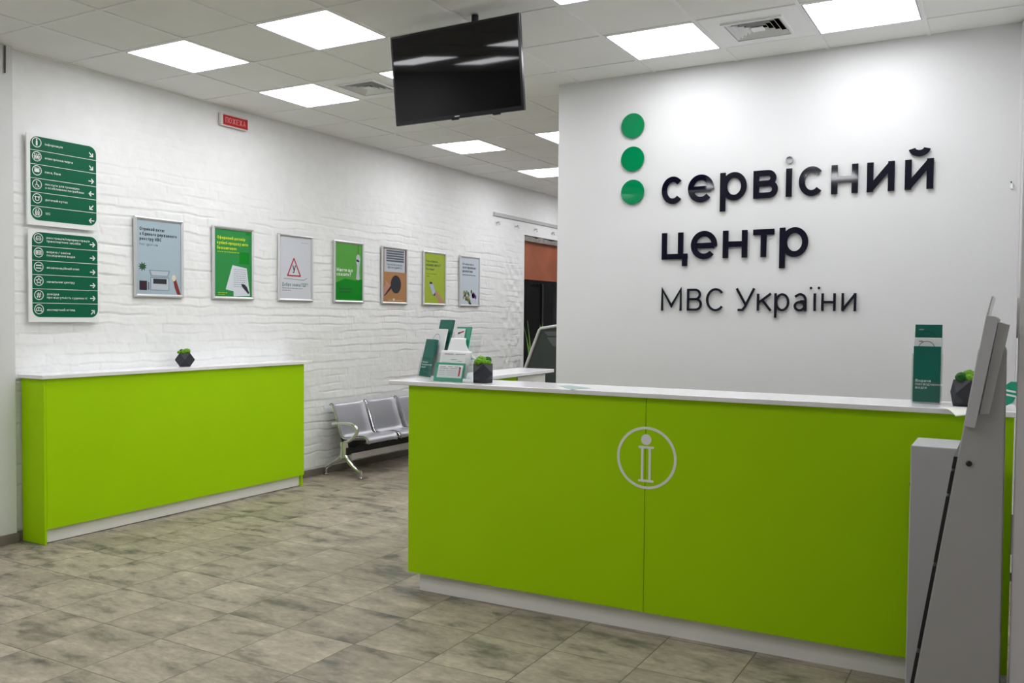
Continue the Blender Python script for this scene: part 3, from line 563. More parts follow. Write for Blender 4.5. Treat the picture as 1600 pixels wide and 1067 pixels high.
zprism(MB(), [(0.075, 1.03), (0.15, 1.03), (0.15, 1.44), (0.075, 1.44)], 0.0, 1.166).build('wing_cabinet', 'cream', t, bevel=0.003)
zprism(MB(), [(0.148, 1.08), (0.156, 1.08), (0.156, 1.39), (0.148, 1.39)], 0.1, 1.12).build('cabinet_door', 'cream', t, bevel=0.002)
# emblem
b = MB(); EC, EZ = 1.4155, 0.8755
b.ring(RF, circ(EC, EZ, 0.1535, 64), circ(EC, EZ, 0.1405, 64), 0.0002, 0.0012)
b.prism(RF, circ(EC-0.002, EZ+0.090, 0.0265, 32), 0.0002, 0.0012)
for zc_ in (EZ+0.052, EZ-0.1135): b.prism(RF, rrect(EC-0.0415, EC+0.0385, zc_-0.006, zc_+0.006, 0.0055), 0.0002, 0.0012)
for xc_ in (EC-0.0215, EC+0.017): b.prism(RF, rect(xc_-0.0058, xc_+0.0058, EZ-0.1085, EZ+0.047), 0.0002, 0.0012)
b.build('emblem', 'logo', t)

# ---------------------------------------------------------------- hanging television
TY = Vector((3.031, 4.351, 2.982)); ta = -0.024; tt = 0.122
tu = Vector((math.cos(ta), math.sin(ta), 0)); tn0 = Vector((math.sin(ta), -math.cos(ta), 0)); tv = (math.cos(tt)*Vector((0, 0, 1))+math.sin(tt)*tn0)
TF = Fr(TY, tu, tv)
t = thing('television', 'black flat television hanging from the ceiling on a pole', 'television', tuple(TY))
MB().prism(TF, rrect(-0.4535, 0.4535, -0.2625, 0.2625, 0.006), -0.022, 0.0).build('housing', 'bezel', t, bevel=0.002)
MB().prism(TF, rect(-0.4385, 0.4385, -0.2375, 0.250), 0.0, 0.0012).build('screen', 'screen', t)
MB().prism(TF, rect(-0.30, 0.30, -0.2, 0.16), -0.075, -0.022).build('back_cover', 'black', t, bevel=0.01)
MB().prism(TF, rect(-0.016, 0.016, -0.2515, -0.2465), 0.0, 0.001).build('badge', 'alu', t)
MB().prism(TF, rect(-0.045, 0.0, -0.268, -0.2625), -0.02, -0.006).build('sensor', 'black', t)
MB().prism(TF, rect(0.24, 0.285, -0.2675, -0.2625), -0.028, -0.008).build('speaker_slot', 'black', t)
b = MB(); pc = TF.p(0.075, 0.12, -0.115)
b.tube([(pc.x, pc.y, 2.92), (pc.x, pc.y, H-0.001)], 0.021, 16); b.build('ceiling_pole', 'black', t, smooth=True)
MB().prism(TF, rect(-0.02, 0.17, -0.05, 0.15), -0.125, -0.075).build('bracket', 'black', t)

# ---------------------------------------------------------------- logo wall: discs and letters
YB = 6.074
LF = Fr((0, YB-0.012, 0), (1, 0, 0), (0, 0, 1))
for k, (x, z) in enumerate(((3.4545, 2.9605), (3.457, 2.72), (3.4605, 2.480))):
    o = MB().prism(LF, circ(x, z, 0.0895, 64), -0.004, 0.006).build('wall_disc', 'disc', bevel=0.001)
    tag(o, ['top green disc of three on the white logo wall', 'middle green disc of three on the white logo wall', 'bottom green disc of three, beside the letters on the logo wall'][k], 'disc', 'green discs on the logo wall')
    sp = MB().lathe((x, YB-0.009, z), [(0.012, 0), (0.012, 0.009)], 12, 'y').build('spacer', 'alu', o)
ORD = ['first', 'second', 'third', 'fourth', 'fifth', 'sixth', 'seventh', 'eighth', 'ninth', 'tenth']
def letters(word, xs, zb, st, line, k0=0):
    global ARC_Q
    ARC_Q = 2.0
    for k, ch in enumerate(word):
        b0, b1 = zb(ch)
        mb = MB(); draw_glyph(mb, LF, ch, xs[k][0], b0, xs[k][1]-xs[k][0], b1-b0, st/2, -0.004, 0.006)
        o = mb.build('wall_letter', 'navy')
        tag(o, 'dark raised letter %s, %s letter of the %s line on the logo wall' % (ch, ORD[k+k0], line), 'letter', 'raised letters on the logo wall')
    ARC_Q = 1.0
W1 = [(3.685,3.850),(3.879,4.065),(4.109,4.294),(4.339,4.504),(4.552,4.600),(4.640,4.805),(4.846,5.011),(5.064,5.228),(5.287,5.451)]
z1 = lambda c: (2.377, 2.571) if c in 'сер' else (2.380, 2.568)
letters('сервісний', W1, z1, 0.039, 'top')
W2 = [(3.691,3.882),(3.907,4.095),(4.135,4.306),(4.344,4.487),(4.521,4.708)]
z2 = lambda c: (1.979, 2.177) if c in 'ер' else (1.983, 2.172)
letters('центр', W2, z2, 0.039, 'middle')
W3 = [(3.692,3.846),(3.884,3.993),(4.023,4.157)]
letters('МВС', W3, lambda c: (1.615, 1.776) if c == 'С' else (1.618, 1.773), 0.016, 'bottom')
W4 = [(4.230,4.366),(4.377,4.479),(4.494,4.594),(4.622,4.706),(4.723,4.792),(4.799,4.890),(4.925,5.017)]
z4 = lambda c: (1.617, 1.773) if c == 'У' else ((1.617, 1.738) if c in 'ра' else (1.620, 1.736))
letters('України', W4, z4, 0.016, 'bottom', 3)
# tiny wall sensor near the right end
o = MB().box(5.868, 5.882, 6.062, 6.074, 2.352, 2.385).build('wall_sensor', 'vent', bevel=0.003); tag(o, 'tiny pale sensor high at the right end of the logo wall', 'sensor')
MB().lathe((5.872, 6.060, 2.393), [(0.004, 0), (0.004, 0.014)], 8, 'y').build('screw', 'black', o)

# ---------------------------------------------------------------- fire sign and cable
t = thing('fire_alarm_sign', 'small red lit fire sign high on the brick wall', 'sign', (0.0, 5.48, 3.21))
MB().box(0.004, 0.034, 5.327, 5.628, 3.164, 3.270).build('housing', 'boxwhite', t, bevel=0.004)
FA = Fr((0.0345, 0, 0), (0, 1, 0), (0, 0, 1))
MB().prism(FA, rect(5.348, 5.622, 3.172, 3.256), -0.0005, 0.001).build('red_plate', 'alarm', t)
MB().text(FA, 'ПОЖЕЖА', 0, 0, 0.04, bold=0.17, depth=0.0006, d0=0.001, fit=(5.374, 5.598, 3.192, 3.238)).build('lettering', 'alarmtxt', t)
o = MB().tube([(0.047, 3.485, 3.325), (0.046, 3.485, 3.25), (0.047, 3.482, 3.145)], 0.006, 8).build('cable', 'cable'); tag(o, 'short dark cable end hanging from the ceiling at far left', 'cable')

# ---------------------------------------------------------------- directory signs
def arrow(mb, fr, cx, cy, ang, s, d0, d1, wd=0.009):
    c, q = math.cos(math.radians(ang)), math.sin(math.radians(ang))
    T = lambda a, b: (cx+(a*c-b*q)*s, cy+(a*q+b*c)*s)
    mb.line(fr, [T(-1, 0), T(0.9, 0)], wd, d0, d1); mb.line(fr, [T(0.15, 0.8), T(0.95, 0), T(0.15, -0.8)], wd, d0, d1)
def icon(mb, fr, kind, x, y, r, d0, d1):
    mb.ring(fr, circ(x, y, r, 28), circ(x, y, r*0.86, 28), d0, d1)
    k = r; P = lambda *q: [(x+a*k, y+b*k) for a, b in q]; wd = r*0.14
    if kind == 'i': mb.prism(fr, circ(x, y+0.55*k, 0.16*k, 12), d0, d1); mb.prism(fr, rect(x-0.17*k, x+0.17*k, y-0.62*k, y+0.34*k), d0, d1)
    elif kind == 'queue':
        for dx in (-0.42, 0, 0.42): mb.prism(fr, circ(x+dx*k, y+0.42*k, 0.14*k, 10), d0, d1); mb.line(fr, P((dx-0.14, 0.15), (dx-0.08, -0.55), (dx+0.08, -0.55), (dx+0.14, 0.15)), wd, d0, d1)
    elif kind == 'bank':
        mb.prism(fr, rrect(x-0.52*k, x+0.52*k, y-0.34*k, y+0.30*k, 0.1*k), d0, d1); mb.line(fr, P((-0.5, 0.46), (0.5, 0.46)), wd, d0, d1)
    elif kind == 'wheel':
        mb.prism(fr, circ(x-0.08*k, y+0.5*k, 0.13*k, 10), d0, d1); mb.line(fr, P((-0.06, 0.3), (-0.02, -0.1), (0.3, -0.12), (0.45, -0.5)), wd*1.2, d0, d1); mb.line(fr, circ(x-0.08*k, y-0.28*k, 0.32*k, 12, 120, 350), wd, d0, d1)
    elif kind == 'child':
        mb.ring(fr, circ(x, y-0.05*k, 0.46*k, 20), circ(x, y-0.05*k, 0.32*k, 20), d0, d1)
        for sx in (-1, 1): mb.prism(fr, circ(x+sx*0.42*k, y+0.32*k, 0.16*k, 10), d0, d1)
    elif kind == 'wc':
        for dx in (-0.25, 0.25): mb.prism(fr, circ(x+dx*k, y+0.48*k, 0.13*k, 10), d0, d1); mb.line(fr, P((dx-0.14, 0.25), (dx-0.1, -0.6)), wd, d0, d1); mb.line(fr, P((dx+0.14, 0.25), (dx+0.1, -0.6)), wd, d0, d1)
    elif kind == 'car':
        mb.line(fr, P((-0.5, -0.3), (-0.5, 0.02), (-0.3, 0.4), (0.3, 0.4), (0.5, 0.02), (0.5, -0.3)), wd, d0, d1, closed=True); mb.line(fr, P((-0.45, 0.02), (0.45, 0.02)), wd, d0, d1)
        for sx in (-1, 1): mb.prism(fr, circ(x+sx*0.3*k, y-0.36*k, 0.12*k, 10), d0, d1)
    elif kind == 'card':
        mb.line(fr, P((-0.55, -0.35), (-0.55, 0.35), (0.55, 0.35), (0.55, -0.35)), wd, d0, d1, closed=True); mb.prism(fr, rect(x-0.4*k, x-0.05*k, y-0.2*k, y+0.2*k), d0, d1); mb.line(fr, P((0.1, 0.1), (0.4, 0.1)), wd, d0, d1); mb.line(fr, P((0.1, -0.12), (0.4, -0.12)), wd, d0, d1)
    elif kind == 'exam':
        for yy_ in (0.28, -0.28): mb.line(fr, P((-0.5, yy_), (0.3, yy_)), wd*1.6, d0, d1); mb.prism(fr, circ(x+0.42*k, y+yy_*k, 0.16*k, 10), d0, d1)
    elif kind == 'star':
        mb.line(fr, [(x+k*(0.62 if i % 2 == 0 else 0.28)*math.sin(math.pi*i/5), y+k*(0.62 if i % 2 == 0 else 0.28)*math.cos(math.pi*i/5)) for i in range(10)], wd, d0, d1, closed=True)
    elif kind == 'hash':
        for a in (-0.2, 0.2): mb.line(fr, P((a-0.1, -0.5), (a+0.1, 0.5)), wd, d0, d1); mb.line(fr, P((-0.42, a), (0.42, a)), wd, d0, d1)
    elif kind == 'carlens':
        mb.line(fr, P((-0.6, -0.25), (-0.55, 0.05), (-0.3, 0.35), (0.15, 0.35)), wd, d0, d1); mb.ring(fr, circ(x+0.2*k, y-0.02*k, 0.36*k, 16), circ(x+0.2*k, y-0.02*k, 0.24*k, 16), d0, d1); mb.line(fr, P((0.42, -0.28), (0.62, -0.5)), wd, d0, d1)
        mb.line(fr, P((-0.55, -0.3), (-0.1, -0.3)), wd, d0, d1)
def directory(z0, z1, y0, y1, rows, label, zt):
    t = thing('directory_sign', label, 'sign', (0.0, (y0+y1)/2, (z0+z1)/2), 'green directory signs')
    MB().box(0.022, 0.034, y0, y1, z0, z1).build('backing_board', 'white', t)
    for yk in (y0+0.08, y1-0.08):
        for zk in (z0+0.08, z1-0.08): MB().box(-0.012, 0.022, yk-0.02, yk+0.02, zk-0.02, zk+0.02).build('wall_bracket', 'alu', t)
    fr = Fr((0.0342, 0, 0), (0, 1, 0), (0, 0, 1)); ga, gb, gc, gd = y0+0.024, y1-0.008, z0+0.034, zt
    MB().prism(fr, rrect(ga, gb, gc, gd, 0.055, 8), 0, 0.001).build('green_panel', 'sgreen', t)
    n = len(rows); hgt = (gd-gc)/n
    for k, (kind, txt, ang) in enumerate(rows):
        zc_ = gd-hgt*(k+0.5)
        if k: MB().prism(fr, rect(ga, gb, zc_+hgt/2-0.0017, zc_+hgt/2+0.0017), 0.001, 0.0016).build('divider_line', 'white', t)
        ic = MB(); icon(ic, fr, kind, ga+0.046, zc_+0.006, 0.034, 0.001, 0.0016); ic.build('pictogram', 'white', t)
        lines = txt.split('\n'); ti = MB()
        for q, s_ in enumerate(lines):
            ti.text(fr, s_, ga+0.105, zc_-0.004+(0.0115 if len(lines) == 2 else 0)-q*0.0235, 0.0205, bold=0.2, depth=0.0005, d0=0.001)
        ti.build('lettering', 'white', t)
        ar = MB(); arrow(ar, fr, gb-0.040, zc_-0.012+(0.0 if len(lines) == 1 else 0.004), ang, 0.019, 0.001, 0.0016, 0.0075); ar.build('arrow', 'white', t)
directory(2.164, 2.787, 3.634, 4.162, [('i', 'інформація', -45), ('queue', 'електронна черга', -45), ('bank', 'каса, банк', 0), ('wheel', 'послуги для громадян\nз особливими потребами', 180), ('child', 'дитячий куток', 225), ('wc', 'WC', 180)],
          'upper green directory sign of two on the left brick wall', 2.771)
directory(1.497, 2.134, 3.640, 4.168, [('car', 'реєстрація/перереєстрація\nтранспортних засобів', 0), ('card', 'видача / заміна\nпосвідчення водія', 0), ('exam', 'екзаменаційний клас', 0), ('star', 'начальник центру', 0), ('hash', 'довідка\nпро відсутність судимості', 0), ('carlens', 'експертний огляд', 45)],
          'lower green directory sign of two on the left brick wall', 2.117)

# ---------------------------------------------------------------- framed posters
def poster(k, pm, label):
    y0 = 4.4845+0.7615*k; y1 = y0+0.462; z0, z1 = 1.692, 2.314
    t = thing('framed_poster', label, 'poster', (0.0, (y0+y1)/2, (z0+z1)/2), 'framed posters on the brick wall')
    fr = Fr((0.0, 0, 0), (0, 1, 0), (0, 0, 1))
    b = MB(); wd = 0.024
    def mitre(a, c): pass
    O, I = rect(y0, y1, z0, z1), rect(y0+wd, y1-wd, z0+wd, z1-wd); Mi = rect(y0+wd*0.45, y1-wd*0.45, z0+wd*0.45, z1-wd*0.45)
    vs = [fr.p(*q, 0.008) for q in O]+[fr.p(*q, 0.020) for q in O]+[fr.p(*q, 0.026) for q in Mi]+[fr.p(*q, 0.020) for q in I]+[fr.p(*q, 0.012) for q in I]
    fs = []
    for a in range(4):
        c = (a+1) % 4
        fs += [(r*4+a, r*4+c, r*4+4+c, r*4+4+a) for r in range(4)]+[(16+a, 16+c, c, a)]
    b.add(vs, fs); b.build('frame', 'alu', t)
    pf = Fr((0.0145, y0+wd-0.002, z0+wd-0.002), (0, 1, 0), (0, 0, 1)); W_, H_ = y1-y0-2*wd+0.004, z1-z0-2*wd+0.004
    MB().prism(pf, rect(0, W_, 0, H_), -0.003, 0).build('print', pm, t)
    MB().box(-0.010, 0.0115, y0+0.05, y1-0.05, z0+0.05, z1-0.05).build('backing_board', 'black', t)
    return t, pf, W_, H_
D = lambda lv: (0.0002+0.0006*lv, 0.0006+0.0006*lv)
def art(t, fr, name, m, polys, lv=0, W_=1, H_=1):
    b = MB()
    for p in polys: b.prism(fr, [(a*W_, c*H_) for a, c in p], *D(lv))
    return b.build(name, m, t)
def bars(b, fr, W_, H_, rows, lv=0):           # unreadable small print
    for (a0, a1, c, h) in rows:
        a = a0
        rd = random.Random(int(a0*1000+c*7919))
        while a < a1-0.01:
            l = min(rd.uniform(0.03, 0.09), a1-a); b.prism(fr, rect(a*W_, (a+l)*W_, c*H_, (c+h)*H_), *D(lv)); a += l+0.014
    return b
# 1 laptop
t, f, W_, H_ = poster(0, 'p_blue', 'framed pale blue poster with laptop picture, leftmost of the poster row')
b = MB()
for q, s_ in enumerate(('Отримай витяг', 'з Єдиного державного', 'реєстру МВС')): b = MB(); b.text(f, s_, 0.07*W_, (0.855-0.066*q)*H_, 0.0345, bold=0.29, depth=0.0004, d0=0.0002, width=(0.56, 0.84, 0.49)[q]*W_); b.build('printed_text', 'ink', t)
b = MB(); b.text(f, 'hsc.gov.ua', 0.07*W_, 0.655*H_, 0.026, depth=0.0004, d0=0.0002, width=0.39*W_); b.build('printed_text', 'ink', t)
art(t, f, 'printed_laptop', 'p_lap', [[(0.30, 0.055), (0.72, 0.055), (0.72, 0.24), (0.30, 0.24)], [(0.27, 0.33), (0.74, 0.33), (0.70, 0.25), (0.31, 0.25)]], 0, W_, H_)
art(t, f, 'printed_laptop_body', 'p_silver', [[(0.315, 0.065), (0.705, 0.065), (0.705, 0.225), (0.315, 0.225)], [(0.30, 0.32), (0.71, 0.32), (0.68, 0.26), (0.33, 0.26)]], 1, W_, H_)
art(t, f, 'printed_keyboard', 'p_dk', [rect(0.36, 0.66, 0.145, 0.215)], 2, W_, H_)
art(t, f, 'printed_notebook', 'p_plum', [rect(0.06, 0.225, 0.055, 0.18), rect(0.255, 0.27, 0.06, 0.165)], 0, W_, H_)
art(t, f, 'printed_plant', 'p_bush', [[(0.13+0.10*(1 if i % 2 else 0.55)*math.cos(math.radians(i*20)), 0.37+0.065*(1 if i % 2 else 0.5)*math.sin(math.radians(i*20))) for i in range(18)]], 0, W_, H_)
art(t, f, 'printed_cup', 'p_cup', [circ(0.83, 0.235, 0.045, 18)], 1, W_, H_)
art(t, f, 'printed_arm', 'p_rust', [[(0.81, 0.22), (0.87, 0.235), (0.99, 0.0), (0.91, 0.0), (0.85, 0.10)]], 0, W_, H_)
# 2 contract
t, f, W_, H_ = poster(1, 'p_green', 'framed green poster with yellow headline and sheets of paper')
b = MB()
for q, s_ in enumerate(('Оформлюй договір', 'купівлі-продажу авто', 'безкоштовно')): b = MB(); b.text(f, s_, 0.07*W_, (0.85-0.075*q)*H_, 0.035, bold=0.29, depth=0.0004, d0=0.0002, width=(0.76, 0.84, 0.52)[q]*W_); b.build('printed_text', 'p_yellow', t)
b = MB()
bars(b, f, W_, H_, [(0.08, 0.66, 0.66, 0.008), (0.09, 0.33, 0.055, 0.008), (0.09, 0.27, 0.03, 0.006)]); b.build('printed_lines', 'p_yellow', t)
art(t, f, 'printed_square', 'p_deep', [rect(0.66, 0.93, 0.50, 0.68)], 0, W_, H_)
art(t, f, 'printed_corner', 'p_deep', [rect(0.84, 0.95, 0.94, 0.985)], 0, W_, H_)
art(t, f, 'printed_sheets', 'p_paper', [[(0.47, 0.475), (0.86, 0.44), (0.95, 0.025), (0.50, 0.01), (0.50, 0.085), (0.29, 0.11)]], 1, W_, H_)
b = MB(); bars(b, f, W_, H_, [(0.50, 0.84, 0.41-0.032*i, 0.006) for i in range(9)], 2); b.build('printed_lines', 'midink', t)
art(t, f, 'printed_pen_hand', 'p_dk', [[(0.70, 0.20), (0.78, 0.20), (0.86, 0.16), (0.93, 0.07), (0.90, 0.05), (0.82, 0.10), (0.74, 0.15)]], 2, W_, H_)
# 3 triangle
t, f, W_, H_ = poster(2, 'p_grey', 'framed pale grey poster with red warning triangle')
b = MB(); b.line(f, [(0.44*W_, 0.655*H_), (0.24*W_, 0.375*H_), (0.645*W_, 0.375*H_)], 0.013, *D(0), closed=True); b.build('printed_triangle', 'red', t)
MB().text(f, 'У', 0, 0, 0.1, bold=0.2, depth=0.0004, d0=0.0002, fit=(0.39*W_, 0.50*W_, 0.42*H_, 0.545*H_)).build('printed_letter', 'p_dk', t)
b = MB(); b.line(f, [(0.13*W_, 0.325*H_), (0.75*W_, 0.312*H_), (0.86*W_, 0.345*H_)], 0.006, *D(0)); bars(b, f, W_, H_, [(0.08, 0.72, 0.165, 0.012), (0.08, 0.35, 0.13, 0.012), (0.68, 0.90, 0.915, 0.006)]); b.build('printed_lines', 'midink', t)
MB().text(f, 'Добре знаєш ПДР?', 0, 0, 0.04, bold=0.18, depth=0.0004, d0=0.0002, fit=(0.075*W_, 0.90*W_, 0.205*H_, 0.26*H_)).build('printed_text', 'p_tgreen', t)
# 4 handset
t, f, W_, H_ = poster(3, 'p_green2', 'framed green poster with hanging telephone handset')
art(t, f, 'printed_hill', 'p_deep', [[(0, 0.02), (0, 0.30), (0.35, 0.385), (0.75, 0.36), (1, 0.39), (1, 0.02)]], 0, W_, H_)
b = MB(); b.text(f, 'Маєте що', 0.05*W_, 0.505*H_, 0.048, bold=0.26, depth=0.0004, d0=0.0009, width=0.59*W_); b.build('printed_text', 'white', t); b = MB(); b.text(f, 'сказати?', 0.05*W_, 0.43*H_, 0.048, bold=0.26, depth=0.0004, d0=0.0009, width=0.53*W_); b.build('printed_text', 'white', t)
b = MB(); bars(b, f, W_, H_, [(0.14, 0.62, 0.195, 0.022), (0.14, 0.58, 0.14, 0.022)], 1); b.build('printed_lines', 'p_bush', t)
b = MB(); b.prism(f, [(a*W_, c*H_) for a, c in [(0.76, 0.39), (0.85, 0.37), (0.91, 0.39), (0.88, 0.50), (0.90, 0.65), (0.93, 0.75), (0.90, 0.81), (0.83, 0.83), (0.77, 0.79), (0.76, 0.70), (0.80, 0.62), (0.79, 0.50)]], *D(1)); b.build('printed_handset', 'p_silver', t)
b = MB(); b.line(f, [(0.845*W_, 0.83*H_), (0.845*W_, 0.985*H_)], 0.005, *D(1)); b.prism(f, [(a*W_, c*H_) for a, c in [(0.77, 0.70), (0.87, 0.69), (0.88, 0.72), (0.78, 0.74)]], *D(2)); b.build('printed_cord', 'p_dk', t)
# 5 magnifier
t, f, W_, H_ = poster(4, 'p_wood', 'framed brown poster with magnifying glass and keyboard')
art(t, f, 'printed_paper_sheet', 'p_silver', [rect(0.06, 0.93, 0.565, 0.99)], 0, W_, H_)
art(t, f, 'printed_keyboard', 'p_key', [rect(0.14, 0.89, 0.755+0.046*i, 0.787+0.046*i) for i in range(5)]+[rect(0.955, 1.0, 0.57, 1.0)], 1, W_, H_)
b = MB(); b.text(f, 'Замовляй довідку', 0, 0, 0.03, depth=0.0004, d0=0.0009, fit=(0.16*W_, 0.84*W_, 0.685*H_, 0.725*H_)); b.text(f, 'про несудимість', 0, 0, 0.03, depth=0.0004, d0=0.0009, fit=(0.20*W_, 0.80*W_, 0.63*H_, 0.665*H_)); b.build('printed_text', 'ink', t)
art(t, f, 'printed_lens', 'p_dk', [[(0.55+0.22*math.cos(math.radians(i*10)), 0.335+0.17*math.sin(math.radians(i*10))) for i in range(36)]], 1, W_, H_)
art(t, f, 'printed_hand', 'p_skin', [[(0.0, 0.07), (0.09, 0.10), (0.30, 0.26), (0.32, 0.31), (0.2, 0.36), (0.06, 0.42), (0.12, 0.34), (0.0, 0.24)]], 0, W_, H_)
art(t, f, 'printed_handle', 'p_plum', [[(0.02, 0.10), (0.10, 0.12), (0.36, 0.26), (0.33, 0.31)]], 2, W_, H_)
b = MB(); bars(b, f, W_, H_, [(0.22, 0.82, 0.035, 0.007)], 1); b.prism(f, rect(0.42*W_, 0.50*W_, 0.025*H_, 0.07*H_), *D(1)); b.build('printed_lines', 'p_cup', t)
# 6 phone
t, f, W_, H_ = poster(5, 'p_lime', 'framed yellow green poster with hand holding a phone')
b = MB()
for q, s_ in enumerate(('Уже обрали', 'номер авто?', 'Поспіши!')): b = MB(); b.text(f, s_, 0, 0, 0.036, bold=0.26, depth=0.0004, d0=0.0002, fit=(0.08*W_, (0.66, 0.80, 0.48)[q]*W_, (0.82-0.078*q)*H_, (0.862-0.078*q)*H_)); b.build('printed_text', 'p_bush', t)
b = MB()
bars(b, f, W_, H_, [(0.09, 0.60, 0.585, 0.008), (0.12, 0.24, 0.535, 0.012)]); b.build('printed_lines', 'p_bush', t)
art(t, f, 'printed_phone', 'p_sky', [[(0.24, 0.39), (0.40, 0.42), (0.54, 0.22), (0.42, 0.17)]], 0, W_, H_)
art(t, f, 'printed_hand', 'p_skin', [[(0.46, 0.19), (0.58, 0.26), (0.74, 0.17), (0.96, 0.02), (0.96, 0.0), (0.74, 0.0), (0.66, 0.10)]], 1, W_, H_)
art(t, f, 'printed_phone_edge', 'p_dk', [[(0.24, 0.39), (0.27, 0.435), (0.40, 0.42), (0.36, 0.385)], [(0.42, 0.17), (0.54, 0.22), (0.50, 0.15)]], 2, W_, H_)
# 7 flowers
t, f, W_, H_ = poster(6, 'p_pale', 'framed pale blue poster with flowers at its bottom, rightmost of the row')
b = MB()
for q, s_ in enumerate(('Не звертайся', 'за «сторонньою', 'допомогою»')): b = MB(); b.text(f, s_, 0, 0, 0.036, bold=0.26, depth=0.0004, d0=0.0002, fit=(0.10*W_, (0.71, 0.83, 0.66)[q]*W_, (0.84-0.078*q)*H_, (0.882-0.078*q)*H_)); b.build('printed_text', 'p_dk', t)
b = MB()
bars(b, f, W_, H_, [(0.10, 0.82, 0.62, 0.016)]); b.build('printed_lines', 'p_dk', t)
def cluster(cx, cy, r, n, sd):
    rd = random.Random(sd); return [circ(cx+rd.uniform(-r, r), cy+rd.uniform(-r*0.6, r*0.6), rd.uniform(0.03, 0.06), 9) for _ in range(n)]
art(t, f, 'printed_leaves', 'p_bush', cluster(0.40, 0.13, 0.2, 9, 1), 0, W_, H_)
art(t, f, 'printed_blossoms', 'p_olive', cluster(0.38, 0.16, 0.22, 10, 2), 1, W_, H_)
art(t, f, 'printed_purple_blossoms', 'p_purple', cluster(0.75, 0.17, 0.10, 8, 3), 2, W_, H_)

# ---------------------------------------------------------------- bench
t = thing('waiting_bench', 'grey metal waiting bench with chrome legs by the brick wall', 'bench', (0.28, 7.4, 0))
prof = [(0.070, 0.672), (0.078, 0.683), (0.092, 0.676), (0.115, 0.62), (0.150, 0.53), (0.185, 0.43), (0.205, 0.385), (0.235, 0.362), (0.29, 0.358), (0.36, 0.372), (0.43, 0.385), (0.485, 0.386), (0.515, 0.374), (0.53, 0.350), (0.527, 0.335)]
def smooth_curve(p, n=4):
    out = []
    for i in range(len(p)-1):
        p0, p1, p2, p3 = [Vector(p[max(0, min(len(p)-1, i+k))]) for k in (-1, 0, 1, 2)]
        for s_ in range(n):
            u = s_/n; out.append(tuple(0.5*((2*p1)+(p2-p0)*u+(2*p0-5*p1+4*p2-p3)*u*u+(3*p1-p0-3*p2+p3)*u**3)))
    return out+[p[-1]]
SP = smooth_curve(prof)
def seat(y0, y1, nm='seat'):
    b = MB(); n = len(SP); th = 0.006; nn = 13
    nor = []
    for i in range(n):
        d = Vector(SP[min(i+1, n-1)])-Vector(SP[max(i-1, 0)]); d.normalize(); nor.append((-d.y if False else -d.y, d.x))
    g = []
    for side in (0, 1):
        for i in range(n):
            for k in range(nn):
                u = k/(nn-1); e = min(u, 1-u)*(y1-y0)
                rim = 0.014*max(0, 1-e/0.03)**2             # rolled side rims stand forward
                x = SP[i][0]+(-nor[i][0])*(rim+th*side)*-1; z = SP[i][1]+nor[i][1]*(rim+th*side)
                x = SP[i][0]+nor[i][0]*-1*0+(-nor[i][0])*0+nor[i][0]*(rim+th*side)
                g.append((x, y0+u*(y1-y0), z))
    N_ = n*nn
    fs = []
    for i in range(n-1):
        for k in range(nn-1):
            a = i*nn+k; fs.append((a, a+1, a+nn+1, a+nn)); a += N_; fs.append((a+nn, a+nn+1, a+1, a))
    for i in range(n-1):
        a, c = i*nn, i*nn+nn-1; fs += [(a+nn, a+N_+nn, a+N_, a), (c, c+N_, c+N_+nn, c+nn)]
    for k in range(nn-1):
        a, c = k, (n-1)*nn+k; fs += [(a, a+N_, a+N_+1, a+1), (c+1, c+1+N_, c+N_, c)]
    b.add(g, fs); o = b.build(nm, 'steel', t, smooth=True)
    # chrome rims and dark carrier below
    for k, yk in enumerate((y0, y1)):
        e = MB(); e.tube([(x, yk, z+0.004) for x, z in SP[::2]], 0.0075, 8); e.build('side_rim', 'chrome', o, smooth=True)
    for yk in (y0+0.05, y1-0.05):
        e = MB(); e.prism(Fr((0, yk, 0), (1, 0, 0), (0, 0, 1)), [(0.165, 0.43), (0.20, 0.36), (0.25, 0.338), (0.46, 0.36), (0.46, 0.335), (0.33, 0.27), (0.24, 0.27), (0.17, 0.345)], -0.012, 0.012); e.build('carrier', 'black', o)
    return o
for y0 in (6.665, 7.178, 7.692): seat(y0, y0+0.452)
MB().box(0.255, 0.335, 6.60, 8.20, 0.215, 0.285).build('beam', 'black', t, bevel=0.004)
MB().box(0.336, 0.342, 6.66, 8.16, 0.165, 0.225).build('beam_cover', 'alu', t)
for ye in (6.62, 8.19):
    lg = MB(); y = ye
    lg.tube([(0.285, y, 0.345), (0.285, y, 0.26), (0.283, y, 0.19)], [0.044, 0.040, 0.042], 14)
    lg.tube([(0.29, y, 0.215), (0.33, y, 0.165), (0.40, y, 0.105), (0.455, y, 0.068), (0.490, y, 0.062)], [0.036, 0.026, 0.020, 0.017, 0.016], 12)
    lg.tube([(0.275, y, 0.215), (0.22, y, 0.165), (0.14, y, 0.125), (0.075, y, 0.085), (0.050, y, 0.062)], [0.036, 0.026, 0.020, 0.017, 0.016], 12)
    o = lg.build('leg', 'castalu', t, smooth=True)
    for xk in (0.488, 0.052):
        MB().lathe((xk, y, 0), [(0.027, 0.0045), (0.027, 0.009), (0.013, 0.014), (0.013, 0.062), (0.017, 0.068)], 14).build('foot', 'chrome', o, smooth=True)
        MB().lathe((xk, y, 0), [(0.029, 0.0), (0.029, 0.004)], 14).build('foot_pad', 'black', o)
    am = MB(); path = smooth_curve([(0.135, 0.505), (0.20, 0.514), (0.30, 0.518), (0.375, 0.512), (0.425, 0.488), (0.438, 0.455), (0.42, 0.415), (0.37, 0.370), (0.31, 0.338), (0.285, 0.335)])
    am.tube([(x, y, z) for x, z in path], 0.0175, 12); am.build('armrest', 'castalu', t, smooth=True)

